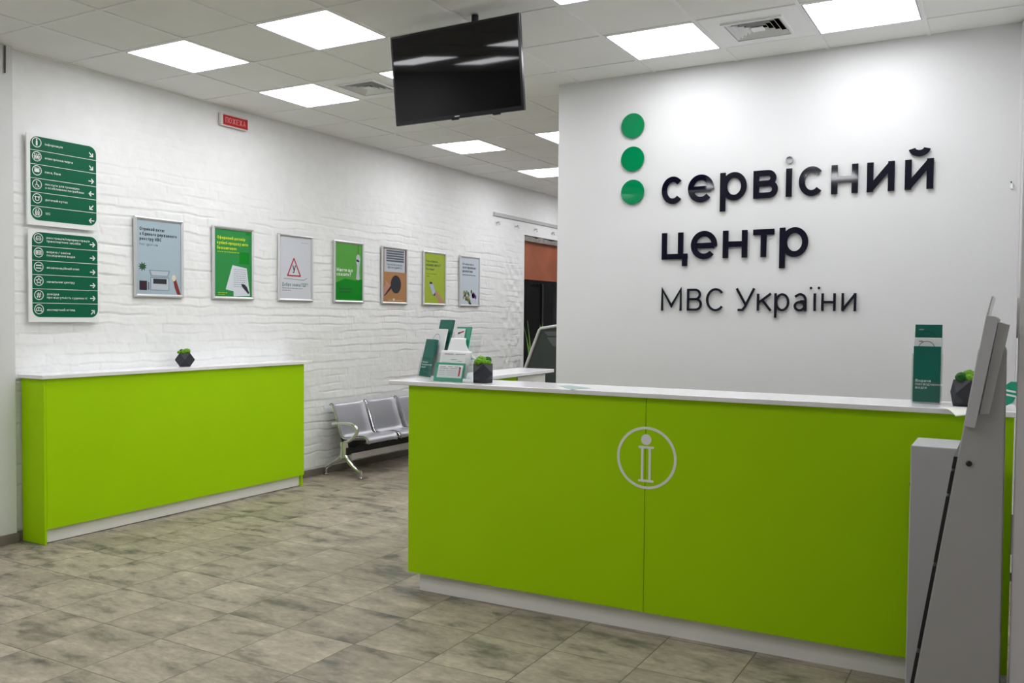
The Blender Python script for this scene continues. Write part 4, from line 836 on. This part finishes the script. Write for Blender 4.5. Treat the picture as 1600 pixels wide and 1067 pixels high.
# ---------------------------------------------------------------- pots with moss
def pot(c, a, rot, label, moss):
    t = thing('planter', label, 'planter', c, 'faceted planters with moss')
    b = MB(); R_ = Matrix.Rotation(rot, 3, 'Z')
    ring = lambda pts, z: [tuple(Vector(c)+R_ @ Vector((x*a, y*a, 0))+Vector((0, 0, z))) for x, y in pts]
    dia = [(1, 0), (0, 1), (-1, 0), (0, -1)]; sq_ = [(1, 1), (-1, 1), (-1, -1), (1, -1)]
    inn = [(x*0.84, y*0.84) for x, y in dia]
    vs = ring(dia, 0)+ring(sq_, a)+ring(dia, 2*a)+ring(inn, 2*a)+ring(inn, 1.55*a)
    fs = [(3, 2, 1, 0)]
    for i in range(4):
        j = (i+1) % 4
        fs += [(i, j, 4+i), (4+i, 8+j, 8+i), (i, 4+i, 8+i, 4+(i-1) % 4), (8+i, 8+j, 12+j, 12+i), (12+i, 12+j, 16+j, 16+i)]
    fs.append((16, 17, 18, 19))
    b.add(vs, fs); b.build('pot', 'concrete', t, bevel=0.002)
    for k, (dx, dy, dz, r, m) in enumerate(moss):
        v = Vector(c)+R_ @ Vector((dx*a, dy*a, 0))
        MB().blob((v.x, v.y, c[2]+2*a+dz*a), r*a, k*13+int(c[1]*10)).build('moss_clump', m, t, smooth=True)
    return t
mset = [(-0.45, -0.35, 0.18, 0.42, 'moss'), (0.1, -0.5, 0.12, 0.36, 'moss'), (-0.25, 0.3, 0.42, 0.42, 'moss'), (0.45, 0.25, 0.33, 0.42, 'moss2'), (0.5, -0.35, 0.08, 0.33, 'moss'), (-0.6, 0.1, 0.1, 0.32, 'moss'), (0.05, 0.1, 0.35, 0.40, 'moss')]
vx, vy = 5.91-3.350, 0-4.175
pot((3.350, 4.175, 1.1955), 0.0535, math.atan2(vy, vx)+math.pi/2, 'dark faceted planter with green moss beside acrylic leaflet holders', mset)
vx, vy = 5.91-0.155, -4.80
pot((0.150, 4.845, 1.144), 0.054, math.atan2(vy, vx)+math.pi/4, 'dark faceted planter with green moss on the long left counter', [(-0.4, -0.2, 0.2, 0.42, 'moss2'), (0.3, 0.2, 0.25, 0.45, 'moss'), (0.25, -0.4, 0.2, 0.42, 'moss'), (-0.2, 0.4, 0.25, 0.4, 'moss2'), (-0.5, -0.5, 0.1, 0.33, 'moss')])
pot((5.742, 4.245, 1.1955), 0.057, 0.25, 'dark faceted planter with green moss behind the slanted grey terminal', [(-0.5, -0.3, 0.18, 0.42, 'moss2'), (0.0, -0.4, 0.12, 0.4, 'moss'), (0.1, 0.2, 0.38, 0.42, 'moss'), (0.5, -0.2, 0.3, 0.42, 'moss'), (-0.3, 0.3, 0.2, 0.4, 'moss2')])

# ---------------------------------------------------------------- leaflet holders
def leaflet(name_fr, w_, h_, z0, d, m, label, group, txt=None, arc=None, th=0.004, lines=None):
    fr = name_fr
    o = MB().prism(fr, rect(-w_/2, w_/2, z0, z0+h_), d-th, d).build('leaflet', m, bevel=0.0008)
    tag(o, label, 'leaflet', group)
    if txt:
        b = MB()
        for q, s_ in enumerate(txt): b.text(fr, s_, -w_/2+0.011, z0+h_*0.36-q*0.015, 0.0155, bold=0.2, depth=0.0004, d0=d)
        b.build('printed_text', 'white', o)
    if arc:
        b = MB(); b.line(fr, circ(arc[0], z0+arc[1], arc[2], 18, 10, 170), 0.0022, d, d+0.0005); b.build('printed_arc', arc[3], o)
    # small mark in the upper left corner
    if lines:
        b = MB()
        for q in lines: b.prism(fr, rect(*q), d, d+0.0005)
        b.build('printed_mark', 'midink', o)
    return o
# right holder (upright, three tiers)
g1 = 'leaflets in the right acrylic holder'
ax, ay = 5.578, 4.285
HR = Fr((ax, ay, 1.1955), (1, 0.02, 0), (0, 0.04, 1))
t = thing('leaflet_holder', 'clear acrylic leaflet holder with dark green leaflets on the right of the counter', 'holder', (ax, ay, 1.1955), 'acrylic leaflet holders')
MB().prism(HR, rect(-0.060, 0.060, 0.004, 0.32), -0.075, -0.072).build('back_plate', 'acrylic', t)
MB().prism(HR, rect(-0.060, 0.060, 0.0, 0.003), -0.075, 0.018).build('base_plate', 'acrylic', t)
for k, (dd, hh) in enumerate(((0.015, 0.10), (-0.018, 0.20), (-0.046, 0.28))): MB().prism(HR, rect(-0.058, 0.058, 0.004, hh), dd, dd+0.003).build('pocket_front', 'acrylic', t)
for sx in (-1, 1): MB().prism(HR, rect(sx*0.0595-0.0015, sx*0.0595+0.0015, 0.004, 0.22), -0.072, 0.015).build('side_plate', 'acrylic', t)
leaflet(HR, 0.110, 0.246, 0.006, 0.010, 'teal', 'front dark green leaflet in the right acrylic holder', g1, ('Видача', 'посвідчення', 'водія'), th=0.012)
leaflet(HR, 0.110, 0.285, 0.006, -0.024, 'paper', 'white leaflet with a dark arc in the middle of the right holder', g1, None, (-0.005, 0.236, 0.033, 'ink'), th=0.010, lines=[(-0.037, -0.020, 0.272, 0.277)])
leaflet(HR, 0.110, 0.344, 0.006, -0.052, 'teal', 'rear dark green leaflet, tallest in the right acrylic holder', g1, None, (-0.005, 0.28, 0.034, 'sgreen'), th=0.010, lines=[(-0.040, -0.020, 0.325, 0.331)])
# left holder, narrow, leaning back, facing a bit left
g2 = 'leaflets in the left acrylic holder'
nL = Vector((-0.40, -0.92, 0)).normalized(); uL = Vector((-nL.y, nL.x, 0)); vL = (Vector((0, 0, 1))*math.cos(0.24)-nL*math.sin(0.24))
HL = Fr((2.872, 4.290, 1.1965), uL, vL)
t = thing('leaflet_holder', 'clear acrylic leaflet holder with green leaflets at the counter left end', 'holder', (2.872, 4.29, 1.1955), 'acrylic leaflet holders')
MB().prism(HL, rect(-0.058, 0.100, 0.022, 0.30), -0.082, -0.079).build('back_plate', 'acrylic', t)
MB().prism(HL, rect(-0.058, 0.058, 0.0, 0.12), 0.015, 0.018).build('pocket_front', 'acrylic', t)
for k, (dd, hh) in enumerate(((-0.022, 0.16), (-0.052, 0.22))): MB().prism(HL, rect(-0.054, 0.096, 0.02, hh), dd, dd+0.003).build('pocket_front', 'acrylic', t)
for q in (-0.058, 0.097): MB().prism(HL, rect(q, q+0.003, 0.022, 0.20), -0.078, -0.018).build('side_plate', 'acrylic', t)
for q in (-0.058, 0.055): MB().prism(HL, rect(q, q+0.003, 0.012, 0.16), -0.017, 0.0145).build('side_plate', 'acrylic', t)
leaflet(HL, 0.104, 0.225, 0.008, 0.010, 'teal', 'front dark green leaflet in the left acrylic holder', g2, ('Видача', 'посвідчення', 'водія'), th=0.022)
HL2 = Fr(HL.p(0.022, 0, 0), uL, vL)
leaflet(HL2, 0.142, 0.283, 0.022, -0.027, 'paper', 'white leaflet with thin arc behind the left green leaflet', g2, None, (-0.022, 0.215, 0.036, 'p_purple'), th=0.010)
leaflet(HL2, 0.142, 0.345, 0.024, -0.057, 'teal', 'tall green leaflet at the back of the left holder', g2, None, None, th=0.014)
# wide holder with white forms and a green edged card
g3 = 'papers in the wide acrylic holder'
nW = Vector((-0.05, -1, 0)).normalized(); uW = Vector((-nW.y, nW.x, 0)); vW = (Vector((0, 0, 1))*math.cos(0.30)-nW*math.sin(0.30))
HW = Fr((3.165, 4.092, 1.1965), uW, vW)
t = thing('leaflet_holder', 'wide clear acrylic holder with white forms left of the moss planter', 'holder', (3.165, 4.11, 1.1955), 'acrylic leaflet holders')
MB().prism(HW, rect(-0.112, 0.106, 0.040, 0.30), -0.103, -0.100).build('back_plate', 'acrylic', t)
MB().prism(HW, rect(-0.112, 0.106, 0.0, 0.075), 0.012, 0.015).build('pocket_front', 'acrylic', t)
MB().prism(HW, rect(-0.112, 0.106, 0.022, 0.17), -0.052, -0.049).build('pocket_front', 'acrylic', t)
for sx in (-0.1155, 0.1065): MB().prism(HW, rect(sx, sx+0.003, 0.034, 0.142), -0.100, 0.012).build('side_plate', 'acrylic', t)
MB().prism(Fr((3.165, 4.092, 1.1958), uW, (0, 1, 0)), rect(-0.112, 0.106, -0.01, 0.075), 0, 0.0025).build('base_plate', 'acrylic', t)
o = MB().prism(HW, rect(-0.103, 0.097, 0.006, 0.112), -0.012, -0.008).build('leaflet', 'teal2'); tag(o, 'wide card with green border low in front of the wide holder', 'leaflet', g3)
MB().prism(HW, rect(-0.083, 0.086, 0.026, 0.100), -0.008, -0.0074).build('printed_field', 'paper', o)
b = MB(); bars(b, Fr(HW.p(0, 0, -0.0074), uW, vW), 1, 1, [(-0.072, 0.066, 0.088, 0.003), (-0.074, 0.05, 0.079, 0.003), (-0.072, 0.045, 0.066, 0.0012), (-0.072, 0.045, 0.054, 0.0012), (-0.072, 0.045, 0.042, 0.0012)]); b.build('printed_lines', 'midink', o)
b = MB(); b.prism(HW, rect(0.062, 0.073, 0.036, 0.078), -0.0074, -0.0068); b.build('printed_figure', 'red', o)
MB().prism(HW, circ(0.0675, 0.083, 0.006, 12), -0.0074, -0.0068).build('printed_figure_head', 'ink', o)
def curled(pts_fn, name, m, label, cat, group, nu=10, nv=12, th=0.0015):
    b = MB(); g = [pts_fn(i/nu, j/nv) for j in range(nv+1) for i in range(nu+1)]
    fs = [(j*(nu+1)+i, j*(nu+1)+i+1, (j+1)*(nu+1)+i+1, (j+1)*(nu+1)+i) for j in range(nv) for i in range(nu)]
    b.add(g, fs); o = b.build(name, m, smooth=True); md = o.modifiers.new('thickness', 'SOLIDIFY'); md.thickness = th; md.offset = 0
    tag(o, label, cat, group); return o
curled(lambda u, v: HW.p(-0.10+0.205*u, 0.03+0.16*v, -0.030-0.012*u*v), 'form_sheet', 'paper', 'white form with small print behind the green edged card', 'paper', g3)
o = bpy.data.objects[-1] if False else None
fs_ = [q for q in bpy.data.objects if q.name.startswith('form_sheet')][0]
b = MB(); bars(b, Fr(HW.p(0, 0, -0.0255), uW, vW), 1, 1, [(-0.07, 0.075, 0.165, 0.004), (-0.02, 0.02, 0.135, 0.0025), (0.03, 0.06, 0.125, 0.0025), (-0.08, -0.02, 0.118, 0.0015)]); b.build('printed_lines', 'midink', fs_)
curled(lambda u, v: HW.p((-0.088+0.012*v)+((0.030+0.105*(1-v)**1.9)-(-0.088+0.012*v))*u, 0.148+0.125*v, -0.060-0.004*v+0.012*u*(1-v)*v), 'form_sheet', 'white', 'curled white form bending to the right in the wide holder', 'paper', g3)
o = MB().prism(HW, rect(-0.060, 0.040, 0.04, 0.345), -0.090, -0.080).build('leaflet', 'teal2'); tag(o, 'tall green leaflet at the back of the wide holder', 'leaflet', g3)
o2 = MB().prism(HW, rect(-0.058, 0.006, 0.04, 0.332), -0.077, -0.074).build('leaflet', 'paper'); tag(o2, 'narrow white leaflet with red mark before the tall green one', 'leaflet', g3)
MB().prism(HW, [(-0.040, 0.298), (-0.002, 0.312), (-0.002, 0.320), (-0.040, 0.308)], -0.0738, -0.0732).build('printed_mark', 'red', o2)
MB().prism(HW, [(-0.041, 0.296), (-0.026, 0.302), (-0.026, 0.312), (-0.041, 0.308)], -0.0730, -0.0724).build('printed_mark_dark', 'ink', o2)
# card lying flat, paper overhanging, folded leaflet at the right end
o = MB().prism(ZW, [(3.80, 4.215), (3.965, 4.030), (4.010, 4.165), (3.84, 4.275)], 1.1957, 1.1975).build('card', 'paleglass'); tag(o, 'pale green glossy card lying flat on the counter top', 'card')
def sag(u, v):
    p = Vector((5.640, 4.150, 0))+Vector((0.075, -0.215, 0))*v+Vector((0.105, 0.055, 0))*u
    edge = 4.03; d = max(0, 4.025-p.y); return (p.x, p.y, 1.1967-1.1*d*d-0.10*d)
o = curled(sag, 'paper_sheet', 'cream', 'cream paper sheet overhanging the counter edge by the grey terminal', 'paper', None, th=0.001)
LR = Fr((5.893, 4.17, 1.1965), (0.99, 0.1, 0), (0, 0.25, 1))
o = MB().prism(LR, [(-0.035, 0.0), (0.020, 0.030), (0.034, 0.065), (0.034, 0.118), (0.010, 0.118), (-0.035, 0.082)], -0.003, 0.0).build('leaflet', 'teal2'); tag(o, 'green leaflet with white stripes standing at the right end of the counter', 'leaflet')
b = MB()
for q in (0.062, 0.044): b.prism(LR, [(-0.030, q+0.020), (0.030, q+0.008), (0.030, q+0.016), (-0.030, q+0.028)], 0.0, 0.0005)
b.build('printed_stripe', 'white', o)

# ---------------------------------------------------------------- grey box and slanted terminal on the right
t = thing('metal_cabinet', 'light grey upright metal box standing before the green counter', 'cabinet', (5.68, 3.84, 0))
MB().box(5.574, 5.80, 3.705, 3.978, 0.0, 1.080).build('body', 'boxw', t, bevel=0.004)
b = MB().lathe((5.574, 3.85, 0.905), [(0.011, 0), (0.011, -0.010), (0.006, -0.014)], 12, 'x'); b.build('lock', 'black', t)
KY0, KY1 = 3.0, 3.42
KF = Fr((0, KY0, 0), (1, 0, 0), (0, 0, 1))      # n towards the viewer
t = thing('information_terminal', 'slanted grey information terminal seen from its side at right', 'terminal', (5.76, 3.2, 0))
body = [(5.602, 0), (5.900, 0), (5.8895, 1.462), (5.884, 1.474), (5.876, 1.474), (5.818, 1.478), (5.77, 1.149)]
body = [(5.602, 0), (5.900, 0), (5.8905, 1.462), (5.886, 1.476), (5.874, 1.476), (5.8175, 1.476)]
MB().prism(KF, body, 0, -(KY1-KY0)).build('stand', 'kgrey', t, bevel=0.004)
b = MB()
sl = (5.8175-5.602)/1.476
for z0, z1 in ((0.0, 0.52), (0.535, 0.80), (0.812, 1.02), (1.03, 1.10), (1.108, 1.145)):
    b.prism(KF, [(5.602+sl*z0-0.011, z0), (5.602+sl*z0-0.0005, z0), (5.602+sl*z1-0.0005, z1), (5.602+sl*z1-0.011, z1)], -0.004, -(KY1-KY0)+0.004)
b.build('front_trim', 'black', t)
MB().lathe((5.8005, KY0+0.001, 1.128), [(0.0085, 0.0), (0.0085, -0.006), (0.005, -0.009)], 16, 'y').build('lock', 'black', t)
MB().prism(KF, [(5.836, 1.578), (5.862, 1.573), (5.868, 1.566), (5.866, 1.548), (5.815, 1.238), (5.784, 1.244)], 0.028, -(KY1-KY0)-0.02).build('screen_housing', 'boxw', t, bevel=0.002)
MB().prism(KF, [(5.868, 1.557), (5.897, 1.549), (5.852, 1.281), (5.824, 1.279)], 0.016, -(KY1-KY0)-0.008).build('rear_housing', 'kgrey', t, bevel=0.002)
MB().prism(KF, [(5.8488, 1.634), (5.853, 1.634), (5.8385, 1.565), (5.834, 1.563)], 0.012, -(KY1-KY0)+0.05).build('glass_edge', 'alu', t)
MB().prism(KF, [(5.834, 1.566), (5.8365, 1.566), (5.786, 1.256), (5.7838, 1.256)], -0.02, -(KY1-KY0)).build('display', 'black', t)

# ---------------------------------------------------------------- far terminal and plant by the window
ty = 9.0
TFm = Fr((0, ty, 0), (1, 0, 0), (0, 0, 1))
t = thing('payment_terminal', 'dark terminal with silver rim behind the counter, beside the night window', 'terminal', (1.4, ty+0.2, 0))
out = [(0.60, 0.0), (0.60, 0.10), (0.955, 0.93), (1.152, 1.415), (1.175, 1.437), (1.38, 1.468), (1.75, 1.475), (1.95, 1.44), (2.02, 0.0)]
MB().prism(TFm, out, 0, -0.5).build('body', 'termdark', t, bevel=0.004)
b = MB(); b.tube([(x, ty-0.008, z) for x, z in out[1:8]], 0.019, 10); b.build('silver_rim', 'alu', t, smooth=True)
b = MB(); b.prism(TFm, [(1.215, 1.40), (1.80, 1.425), (1.84, 1.36), (1.26, 1.355)], 0.001, 0.012); b.prism(TFm, [(1.25, 1.335), (1.80, 1.35), (1.84, 1.24), (1.33, 1.235)], 0.001, 0.006); b.build('visor', 'termlite', t)
MB().prism(TFm, rrect(1.375, 1.42, 1.06, 1.20, 0.01), 0.001, 0.008).build('card_slot', 'black', t)
t = thing('potted_plant', 'green spiky potted plant behind the dark far terminal', 'plant', (0.32, 10.42, 0))
MB().lathe((0.32, 10.42, 0), [(0.10, 0), (0.14, 0.62), (0.15, 0.64), (0.13, 0.64), (0.125, 0.60)], 20).build('pot', 'clay', t, smooth=True)
rd = random.Random(4)
for k in range(9):
    a = rd.uniform(0, 6.28); l = rd.uniform(0.62, 0.92); sp_ = rd.uniform(0.02, 0.10)
    if k == 0: a, l, sp_ = 3.4, 0.92, 0.05
    if k == 1: a, l, sp_ = 0.2, 0.90, 0.07
    b = MB(); vs = []; n = 9
    for i in range(n):
        u = i/(n-1); w_ = 0.028*math.sin(math.pi*min(1, 0.25+0.75*u))**0.8*(1-u**3)+0.001
        c = Vector((0.32+math.cos(a)*(0.03+sp_*u*u*1.3), 10.42+math.sin(a)*(0.03+sp_*u*u*1.3), 0.60+l*u)); q = Vector((math.cos(a*2.3), math.sin(a*2.3), 0))
        vs += [c-q*w_, c+q*w_+Vector((0, 0, 0.0)), c+Vector((math.cos(a), math.sin(a), 0))*0.004]
    fs = []
    for i in range(n-1):
        p_ = i*3; fs += [(p_, p_+2, p_+5, p_+3), (p_+2, p_+1, p_+4, p_+5), (p_+1, p_, p_+3, p_+4)]
    b.add(vs, fs); b.build('leaf', 'leaf', t, smooth=True)
